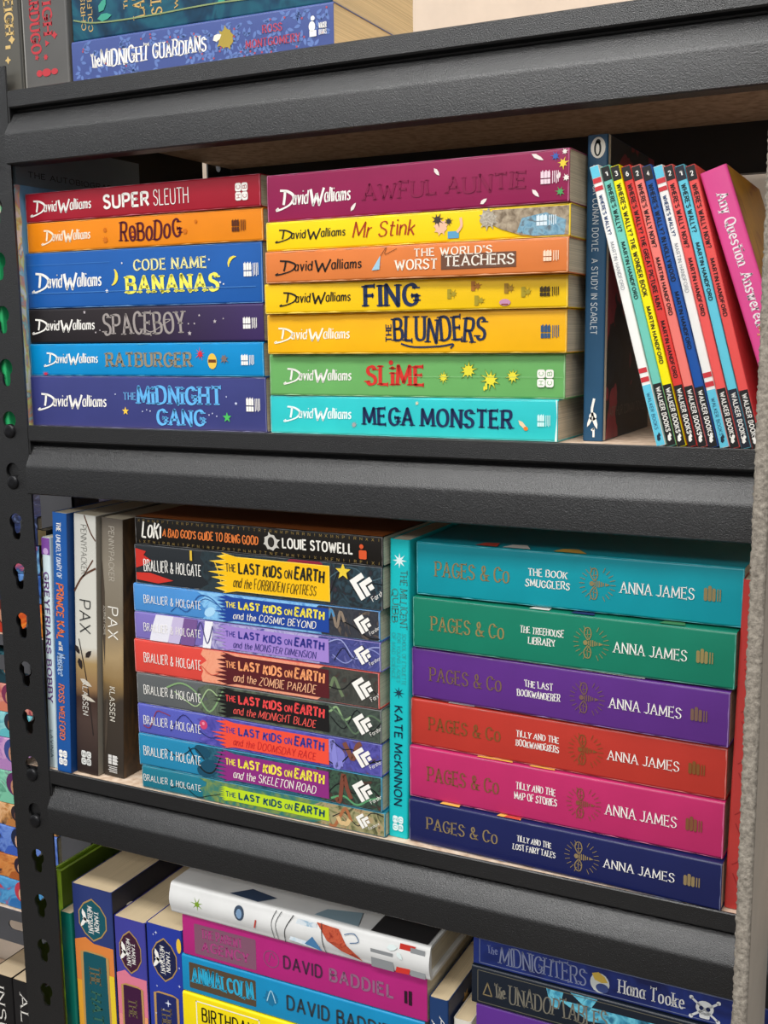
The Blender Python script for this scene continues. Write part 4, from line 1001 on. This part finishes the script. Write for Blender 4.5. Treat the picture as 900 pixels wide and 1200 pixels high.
rr = random.Random(11); A_, B_, C_ = [], [], []
for i in range(150):
    u, v, a = rr.uniform(.004, .196), rr.uniform(.1, .9) * b.T, rr.uniform(0, 6.28)
    for da in (-.6, .6): A_.append(leaf(u + .003 * math.cos(a + da), v + .003 * math.sin(a + da), .0048, .0011, a + da))
    if i % 3 == 0: B_.append(ell(u, v, .0007, .0007, 8))
ok = lambda p: all(.001 < y < b.T - .001 and .001 < x < b.L - .001 for x, y in p)
b.put('leaf_pattern', [p for p in A_ if ok(p)], '#6079b4'); b.put('berry_pattern', [p for p in B_ if ok(p)], '#a84a5c')
b.text('The', 107, 117, .36, .66, W, 'quirk'); b.text('MIDNIGHT', 118, 175, .34, .72, W, 'quirk', weight=.17); b.text('GUARDIANS', 179, 242, .36, .70, W, 'quirk', weight=.17)
b.put('drawing', [splat(b.U(265), .58 * b.T, .0068, 4, 9, lo=.8)], '#a8923e'); b.put('drawing', [leaf(b.U(255), .62 * b.T, .007, .0022, .4)], '#e6e0d2')
b.text('ROSS', 308, 331, .56, .74, '#b8465a', 'serif', name='author_lettering', weight=.16); b.text('MONTGOMERY', 288, 352, .3, .48, '#b8465a', 'serif', name='author_lettering', weight=.16)
b.put('publisher_mark', [ell(b.U(366), .56 * b.T, .0022, .003), ell(b.U(367), .72 * b.T, .0014, .0014), rect(b.U(363), b.U(371), .36 * b.T, .48 * b.T)], W)
b.text('WALKER', 374, 383, .5, .62, W, 'bold', name='publisher_lettering', weight=.14); b.text('BOOKS', 374, 383, .38, .48, W, 'bold', name='publisher_lettering', weight=.14)
b = lay('dark teal fairy tale paperback with gold capitals lying on the holly patterned one', -.0800, Z0 + .0295, Z0 + .0760, .002, .022, art_mat(('#0f2f44', '#14405a', '#1d5a6c', '#123a52'), 30), L=.198, D=.125, paper='#dcc79c')
gd = foil('#d2ae6a')
def across(b, s_, px, v0, v1, wd, style='serif', mat=None, name='title_lettering', wt=None):
    u = b.U(px); m = (v0 + v1) / 2 * b.T; h = (v1 - v0) * b.T / 2
    p = text_polys(s_, u - h, u + h, m - wd / 2, m + wd / 2, style, weight=wt)
    b.put(name, rot90(p, u, m), mat or gd)
across(b, 'CHRIS', 97, .14, .62, .0042, name='author_lettering'); across(b, 'COLFER', 105, .11, .7, .0042, name='author_lettering')
across(b, 'THE', 147, .34, .6, .0036, 'quirk'); across(b, 'LAND OF', 162, .2, .98, .010, 'quirk', wt=.14); across(b, 'STORIES', 183, .2, .95, .009, 'quirk', wt=.14)
across(b, 'THE', 199, .36, .6, .0036); across(b, 'WISHING', 206, .24, .88, .0036); across(b, 'SPELL', 215, .34, .8, .0036); across(b, 'BOOK', 232, .34, .7, .0032)
b.put('leaf_drawing', [leaf(b.U(120), .44 * b.T, .010, .0026, .9), leaf(b.U(122), .28 * b.T, .012, .0024, .1), leaf(b.U(262), .3 * b.T, .012, .0028, .7), leaf(b.U(268), .5 * b.T, .009, .002, 1.4)], '#3f9a84')
b.put('border', line([(.001, .3 * b.T), (.02, .22 * b.T), (.06, .2 * b.T), (.12, .22 * b.T), (.197, .16 * b.T)], .0009), foil('#8a9a6a'))

# ------------------------------------------------------------------ bottom shelf
Z3 = SH[3]
b = stand('lime green book standing against the post on the bottom shelf', -.1490, .0095, .004, Z3, .2030, '#a4c838', D=.19, hard=True, paper='#6f8a2a')
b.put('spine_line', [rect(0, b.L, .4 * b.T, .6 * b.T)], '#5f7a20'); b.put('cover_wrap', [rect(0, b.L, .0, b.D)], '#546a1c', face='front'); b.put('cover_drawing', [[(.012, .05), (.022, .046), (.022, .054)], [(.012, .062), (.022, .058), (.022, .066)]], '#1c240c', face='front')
b = stand('thin teal green book standing between the lime and the orange and navy books', -.1385, .0112, -.001, Z3, .172, '#0f6a5c', D=.12, paper='#dcc8a4')
TP = '#e0cba6'
def tamzin(label, xl, T, H, top, band, low, panel, cart, tri):
    b = stand(label, xl, T, 0.0, Z3, H, top, paper=TP, D=.129)
    u1 = tri[0]
    b.put('colour_band', [rect(u1, u1 + .034, .02 * T, .98 * T)], band); b.put('colour_band', [rect(u1 + .034, b.L, .02 * T, .98 * T)], low)
    if tri[1]: b.put('colour_band', [[(u1, .02 * T), (u1 - .004, .3 * T), (u1, .5 * T)]], band)
    cu, cw = .027, .017
    def cartouche(k): return [(cu - cw * k, .5 * T), (cu - cw * .72 * k, (.5 + .2 * k) * T), (cu - cw * .3 * k, (.5 + .33 * k) * T), (cu + cw * .3 * k, (.5 + .33 * k) * T), (cu + cw * .72 * k, (.5 + .2 * k) * T), (cu + cw * k, .5 * T), (cu + cw * .72 * k, (.5 - .2 * k) * T), (cu + cw * .3 * k, (.5 - .33 * k) * T), (cu - cw * .3 * k, (.5 - .33 * k) * T), (cu - cw * .72 * k, (.5 - .2 * k) * T)]
    b.put('cartouche_rim', [cartouche(1.06)], foil('#b8945a')); b.put('cartouche', [cartouche(.98)], cart)
    b.text('TAMZIN', cu - .008, cu + .009, .54, .67, W, 'quirk', raw=True, name='author_lettering', weight=.15); b.text('MERCHANT', cu - .011, cu + .012, .38, .52, W, 'quirk', raw=True, name='author_lettering', weight=.15)
    b.put('bird_drawing', [leaf(cu - .002, .3 * T, .012, .0018, .3), leaf(cu + .004, .26 * T, .009, .0016, -.6), leaf(cu + .001, .34 * T, .008, .0012, 1.2)], W)
    p0 = .056 if tri[0] > .04 else .052
    def pan(k): return [(p0 - .002 * k, .3 * T), (p0, (.24 - .1 * k) * T + .0004), (b.L, (.17 - .03 * k) * T), (b.L, (.83 + .03 * k) * T), (p0, (.76 + .1 * k) * T), (p0 - .002 * k, .7 * T)]
    b.put('title_panel_rim', [pan(1)], foil('#c49a5a')); b.put('title_panel', [pan(.3)], panel)
    b.text('THE', p0 + .010, p0 + .026, .34, .64, foil('#7a6a4a'), 'quirk', raw=True); return b
b = tamzin('fat navy and orange paperback standing first of three with oval name badges', -.1258, .0398, .1985, '#2c3a72', '#d8803c', '#e0a030', '#0f4f5a', '#10525e', (.047, 1))
b.put('cover_wrap', [rect(0, b.L, .0, b.D)], '#14182c', face='front'); b.put('moon_drawing', [crescent(.022, .024, .009, 2.2)], '#e4ddc8', face='front'); b.put('stripe', [rect(.07, b.L, .86 * b.T, .98 * b.T)], '#e4c62e')
b.text('HATMAKERS', .088, .17, .36, .66, foil('#3a6a5a'), 'quirk', raw=True)
b = tamzin('blue and pink paperback standing second of three with oval name badges', -.0850, .0300, .1805, '#3f3f96', '#d8788e', '#e08a8a', '#3c1238', '#3c1832', (.047, 1))
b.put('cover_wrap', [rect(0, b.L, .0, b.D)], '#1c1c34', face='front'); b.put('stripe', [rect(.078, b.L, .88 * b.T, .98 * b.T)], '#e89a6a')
b.text('MAPMAKERS', .088, .16, .36, .66, foil('#5a3a4a'), 'quirk', raw=True)
b = tamzin('starry royal blue paperback standing third of three with oval name badges', -.0540, .0330, .1825, '#25389a', '#25389a', '#25389a', '#1a2460', '#141c46', (.09, 0))
b.put('star_drawing', [star(u, v * b.T, r, 4, .25) for u, v, r in ((.006, .3, .0016), (.008, .22, .001), (.05, .26, .001), (.062, .56, .0032), (.068, .42, .001), (.03, .92, .001), (.073, .2, .001), (.045, .9, .0014))], '#dfe4f4')
b.put('moon_drawing', [ell(.012, .93 * b.T, .006, .0022)], '#e8c03a')
# the stack with the white illustrated hardback on top
b = lay('blue paperback lying flat below the yellow one in the low stack', -.0195, Z3, Z3 + .040, -.001, 0, '#2a62a8', D=.129)
b = lay('green paperback lying hidden between blue and yellow ones at the stack foot', -.0195, Z3 + .0403, Z3 + .066, -.001, 0, '#3f8a50', D=.129)
zy = Z3 + .0663
b = lay('pale orange paperback under the yellow one in the low stack', -.0195, zy, zy + .0275, -.001, 0, '#e09a50', D=.129)
b = lay('yellow paperback with black capitals lying under the blue one', -.0205, zy + .0278, -.4203, -.002, 0, '#f0d80c', D=.129)
T = b.T
def outline(b, x0, x1, y0, y1, w, mat, name):
    b.put(name, [rect(x0, x1, y1 - w, y1), rect(x0, x1, y0, y0 + w), rect(x0, x0 + w, y0, y1), rect(x1 - w, x1, y0, y1)], mat)
outline(b, .012, .068, .08 * T, .9 * T, .0008, W, 'title_panel')
b.text('BIRTHDAY', .017, .063, .52, .80, '#1c1a10', 'sans', raw=True, weight=.14); b.text('BOY', .029, .052, .14, .42, '#1c1a10', 'sans', raw=True, weight=.14)
b.text('DAVID BADDIEL', .088, .175, .3, .7, foil('#8a7a40'), 'sans', raw=True, name='author_lettering', weight=.15)
b = lay('cyan blue paperback with a brown title plate lying under the magenta one', -.0205, -.4200, -.3905, -.001, .002, '#1287b8', D=.129)
T = b.T
b.put('title_plate', [rrect(b.U(222), b.U(300), .14 * T, .84 * T, .001)], foil('#5a4a38')); b.text('ANIMALCOLM', b.U(225), b.U(297), .28, .74, '#2aa6cc', 'quirk', raw=True, weight=.2)
b.put('badge', [splat(b.U(318), .5 * T, .0062, 9, 12, lo=.85)], '#1a6f98'); b.put('badge_lines', line([(b.U(313), .4 * T), (b.U(318), .7 * T), (b.U(323), .4 * T)], .0008), '#9fcadb')
b.text('DAVID BADDIEL', b.U(336), b.U(468), .32, .72, foil('#32404a'), 'sans', raw=True, name='author_lettering', weight=.17)
b = lay('magenta paperback with grey lettering lying under the white illustrated hardback', -.0185, -.3902, -.3580, -.001, .004, '#b02476', D=.129)
T = b.T
b.put('title_plate', [rrect(b.U(228), b.U(300), .1 * T, .84 * T, .001)], foil('#8a5a72')); b.text('THE PARENT', b.U(236), b.U(284), .52, .76, '#a8407c', 'quirk', raw=True, weight=.2); b.text('AGENCY', b.U(236), b.U(292), .2, .46, '#a8407c', 'quirk', raw=True, weight=.2)
b.put('badge', line([(b.U(318) + .0062 * math.cos(a), .48 * T + .0062 * math.sin(a)) for a in (2 * PI * k / 14 for k in range(15))], .0006) + line([(b.U(315), .4 * T), (b.U(318), .62 * T), (b.U(322), .5 * T)], .0006), foil('#8a5a78'))
b.text('DAVID', b.U(332), b.U(378), .34, .66, '#4a2440', 'sans', raw=True, name='author_lettering', weight=.17); b.text('BADDIEL', b.U(386), b.U(462), .34, .66, foil('#9a6a88'), 'sans', raw=True, name='author_lettering', weight=.2)
b.put('publisher_mark', [rect(b.U(474), b.U(477.5), .32 * T, .6 * T), rect(b.U(479), b.U(483), .3 * T, .62 * T)], '#2a1020')
b = lay('white hardback with loose coloured drawings lying on the magenta paperback', -.0262, -.3577, -.3335, -.0035, .0, '#dcdcda', L=.2095, D=.135, hard=True, round_back=.0022, round_=.003)
T = b.T
def ln(pts, w, c, nm='drawing'): b.put(nm, line([(b.U(x), v * T) for x, v in pts], w), c)
b.put('drawing', [splat(b.U(233), .55 * T, .0048, 3, 7, lo=.4)], '#7a9a2a'); b.put('drawing', [ell(b.U(282), .62 * T, .0042, .0056)], '#3a4a5e'); b.put('drawing', [ell(b.U(282), .6 * T, .0024, .0036)], '#7a98b8')
ln([(322, .1), (320, .6), (325, .98)], .0005, '#55585a'); ln([(327, .1), (325, .6), (331, .98)], .0005, '#55585a'); ln([(335, .05), (336, .5), (345, .96)], .0006, '#2e3032')
b.put('drawing', [[(b.U(340), .2 * T), (b.U(375), .1 * T), (b.U(372), .9 * T), (b.U(350), .9 * T)]], art_mat(('#c8dbe6', '#e0e6ea', '#8fb4cc'), 120)); b.put('drawing', [[(b.U(358), .2 * T), (b.U(378), .08 * T), (b.U(368), .5 * T)]], '#4a7fae')
b.put('drawing', [[(b.U(372), .94 * T), (b.U(398), .9 * T), (b.U(408), .5 * T), (b.U(426), .12 * T), (b.U(402), .28 * T), (b.U(385), .5 * T)]], art_mat(('#a8402c', '#c0563a', '#8a2c20'), 200)); ln([(378, .95), (380, .4), (383, .06)], .0006, '#2e3032')
b.put('drawing', [rect(b.U(436), b.U(462), .04 * T, .62 * T), rect(b.U(482), b.U(499), .06 * T, .9 * T)], '#8f9294'); b.put('drawing', [[(b.U(464), .05 * T), (b.U(480), .08 * T), (b.U(488), .95 * T), (b.U(470), .95 * T)]], '#c8342a'); b.put('drawing', [leaf(b.U(461), .78 * T, .008, .002, .2), leaf(b.U(470), .6 * T, .006, .0016, -.8)], '#d8e4e2')
ln([(405, .8), (416, .88), (422, .7), (412, .6)], .0006, '#4a6a90'); ln([(300, .3), (302, .55)], .0012, '#c0443a')
b.put('cover_drawing', [[(.05, .004), (.075, .002), (.085, .012), (.062, .016)]], '#3a4c66', face='front'); b.put('cover_drawing', [[(.12, .004), (.155, .003), (.15, .02), (.125, .014)]], '#8fa8b4', face='front'); b.put('cover_drawing', [rect(.165, .207, .002, .03)], '#2c2c2e', face='front')
# between the two low stacks
b = stand('navy paperback with white capitals standing between the two low stacks', .1806, .0140, .000, Z3, .1855, '#1d3a68', D=.115, paper=TP)
b.text('AGATHA', .012, .075, .52, .84, W, 'serif', raw=True, name='author_lettering'); b.text('ARCHER', .016, .07, .12, .44, W, 'serif', raw=True)
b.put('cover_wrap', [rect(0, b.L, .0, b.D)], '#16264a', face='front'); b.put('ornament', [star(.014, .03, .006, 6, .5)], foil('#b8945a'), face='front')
b = stand('white backed paperback standing lower behind the navy one with white capitals', .1965, .0125, .004, Z3, .172, '#dcd6ca', D=.12, paper=TP)
# low stack at the far end
xr = .2120
b = lay('brown paperback lying at the foot of the far low stack', xr, Z3, Z3 + .055, .001, 0, '#6a4a38', D=.129)
b = lay('grey paperback lying in the far low stack above the brown one', xr, Z3 + .0553, Z3 + .110, .001, 0, '#6f7478', D=.129)
b = lay('teal paperback lying in the far low stack under the purple one', xr, Z3 + .1103, Z3 + .158, .001, 0, '#2a7a80', D=.129)
b = lay('violet paperback lying under the black and teal one in the far low stack', xr + .002, Z3 + .1583, -.3665, .001, -.01, '#5a2c86', D=.129)
b = lay('black paperback with aqua streaks and dim grey title in the far low stack', xr - .0008, -.3662, -.3397, .000, -.012, '#141c28', D=.129)
T = b.T
b.put('streak_drawing', [[(b.U(640), .9 * T), (b.U(660), .9 * T), (b.U(655), .45 * T), (b.U(645), .5 * T)], [(b.U(655), .7 * T), (b.U(830), .74 * T), (b.U(840), .3 * T), (b.U(760), .5 * T), (b.U(690), .35 * T)], [(b.U(668), .95 * T), (b.U(700), .95 * T), (b.U(690), .6 * T)]], art_mat(('#1a4a5e', '#3a8aa8', '#6ac0d4', '#2a6a88'), 60))
outline(b, .004, .194, .08 * T, .92 * T, .0005, foil('#6a6658'), 'border_line'); b.put('ornament', line([(.008, .3 * T), (.011, .62 * T), (.014, .3 * T), (.008, .3 * T)], .0008, False), foil('#8a7a58'))
b.text('The', b.U(580), b.U(592), .3, .66, foil('#7c776a'), 'quirk', raw=True); b.text('UNADOPTABLES', b.U(597), b.U(712), .24, .72, foil('#7c776a'), 'quirk', raw=True, weight=.12)
b = lay('navy paperback with a pirate skull and pale author name topping the far low stack', xr, -.3394, -.3195, .001, -.006, art_mat(('#1a2a6a', '#22347e', '#161f54'), 30), D=.129)
T = b.T
outline(b, .004, .188, .1 * T, .96 * T, .0005, foil('#7a84a8'), 'border_line')
b.text('The', b.U(571), b.U(583), .5, .78, '#7d86b0', 'quirk', raw=True); b.text('MIDNIGHTERS', b.U(586), b.U(687), .22, .84, foil('#8f97b8'), 'quirk', raw=True, weight=.11)
b.put('portrait_drawing', [ell(b.U(703), .45 * T, .006, .0065)], '#c8ccc8'); b.put('portrait_drawing', [leaf(b.U(703), .62 * T, .011, .003, -.4)], '#c8a84a'); b.put('portrait_drawing', [ell(b.U(706), .3 * T, .004, .003)], '#3a4a80')
b.text('Hana Tooke', b.U(725), b.U(802), .28, .76, '#e6e6e4', 'serif', raw=True, name='author_lettering', weight=.14)
u = b.U(826); v = .46 * T
b.put('skull_emblem', line([(u - .0075, v - .0055), (u + .0075, v + .0055)], .0014, False) + line([(u - .0075, v + .0055), (u + .0075, v - .0055)], .0014, False) + [ell(u + sx * .0078, v + sy * .006, .0013, .0013, 10) for sx in (-1, 1) for sy in (-1, 1)] + [ell(u, v + .0008, .0052, .0046), rrect(u - .003, u + .003, v - .0058, v - .002, .001)], '#e4e6e6')
b.put('skull_emblem', [ell(u - .002, v + .0006, .0013, .0014, 10), ell(u + .002, v + .0006, .0013, .0014, 10)], '#1a2452')

# ------------------------------------------------------------------ the neighbouring bay, set back a little
YN = 0.09
nb = bpy.data.objects.new('shelving_unit', None); COL.objects.link(nb); nb.location = (0, 0, -1.06)
tag(nb, 'charcoal shelving unit beyond the slotted post, only a narrow strip of it showing', 'shelving unit')
NX1 = -.2190
ZN = (.075, -.1960, -.4625, -.73)
for z in ZN:
    slot = [(-.2790 + .0055 * math.cos(a) + (.006 if math.cos(a) > 0 else -.006), z - .0150 + .0048 * math.sin(a)) for a in (2 * PI * k / 20 for k in range(20))]
    me = holed_plate('beam', NX1 - .4, NX1, z - .033, z - .0005, [slot], .0014, GREYSTEEL)
    me.transform(Matrix(((1, 0, 0, 0), (0, 0, -1, YN), (0, 1, 0, 0), (0, 0, 0, 1))))
    local(link('beam', me, GREYSTEEL if not me.materials else None, nb))
    local(boxes('shelf_board', [(NX1 - .4, NX1 + .002, YN + .001, YN + .26, z - .009, z - .0006)], BOARD, nb))
for x in (NX1 + .001, NX1 - .437):
    for y in (YN - .002, YN + .2615):
        local(boxes('upright', [(x, x + .036, y, y + .0016, 0 - 1.06, .45), (x + (.0344 if x > NX1 else 0), x + (.036 if x > NX1 else .0016), y if y < .2 else y - .030, y + .032 if y < .2 else y, -1.06, .45)], GREYSTEEL, nb))
def nstack(zb, rows, group, wid=.19):
    z = zb
    for lab, t, cols in rows:
        b = Book(lab, wid, t - .0004, art_mat(cols, 34, dist=2.5), (NX1 - .010 - wid, YN + .004, z), group=group, D=.12)
        r = random.Random(int(t * 1e5)); u = wid - .046
        sk = r.choice(('#d8a888', '#b88468', '#e0b898', '#8a5a44'))
        b.put('portrait_drawing', [[(u - t * .7, 0), (u - t * .5, .3 * t), (u, .42 * t), (u + t * .5, .3 * t), (u + t * .7, 0)]], cols[0]); b.put('portrait_drawing', [ell(u, .62 * t, t * .34, t * .36)], cols[-1])
        b.put('portrait_drawing', [ell(u + .001, .52 * t, t * .21, t * .27)], sk); b.put('portrait_drawing', [ell(u - t * .07, .54 * t, t * .035, t * .035, 8), ell(u + t * .13, .54 * t, t * .035, t * .035, 8)], '#2a1c1a')
        z += t
GN = 'paperbacks with painted spines stacked in the neighbouring bay'
nstack(ZN[1] , [('orange flame coloured paperback resting on the upper neighbouring shelf', .030, ('#b03018', '#e06a20', '#f09a3a', '#6a1c14')), ('royal blue paperback above the flame coloured one', .026, ('#1c3a7a', '#3a6ab8', '#223058', '#5a8ac8')), ('light blue paperback above the royal blue one in the neighbouring bay', .026, ('#4a8ac0', '#7ab0d8', '#2a4a80', '#c85a6a')), ('dim navy paperback topping the neighbouring stack', .026, ('#1a2444', '#2c3a6a', '#141a30', '#6a7aa8'))], GN)
nstack(ZN[2], [('sky blue and red paperback lowest of the long neighbouring stack', .0285, ('#2a6aa8', '#58a0d0', '#3a80b8', '#b83a48')), ('amber orange paperback second in the long neighbouring stack', .0240, ('#a85a28', '#d08848', '#c87838', '#2a2030')), ('cobalt blue paperback third in the long neighbouring stack', .0285, ('#3a5ab0', '#6a8ad0', '#4a6ac0', '#1c2440')), ('tan orange paperback fourth in the long neighbouring stack', .0225, ('#b87840', '#e0b080', '#c08850', '#30242a')), ('mint green and plum paperback in the long neighbouring stack', .0320, ('#7ac0a0', '#5a9a80', '#8ad0b0', '#5a2a5a')), ('lilac pink paperback in the long neighbouring stack', .0320, ('#b080b8', '#d0a0c8', '#a070b0', '#3a4a8a')), ('aqua paperback in the long neighbouring stack', .0245, ('#60b8c0', '#90d0d0', '#50a0b0', '#2a2c3a')), ('coral pink paperback near the top of the long neighbouring stack', .0270, ('#d07a60', '#e09a88', '#b85a5a', '#7a3050')), ('dark teal paperback topping the long neighbouring stack', .0300, ('#183a44', '#1f4a54', '#143038', '#3a6a74'))], GN)
for lab, x, c, s_ in (('black paperback with white capitals at the bottom by the post', -.2952, '#1c1b1c', 'ALLEGIANT'), ('black paperback with orange white capitals beside the other black one', -.3245, '#171617', 'INSURGENT')):
    b = stand(lab, x, .0285, YN + .003, ZN[3], .1935, c, D=.13, paper='#d8c4a4')
    b.text(s_, .012, .15, .28, .66, '#e6e2da', 'serif', raw=True, weight=.12)
b = stand('grey backed book standing in the neighbouring upper shelf', NX1 - .030, .018, YN + .004, ZN[0], .16, '#3f8f62', D=.12)
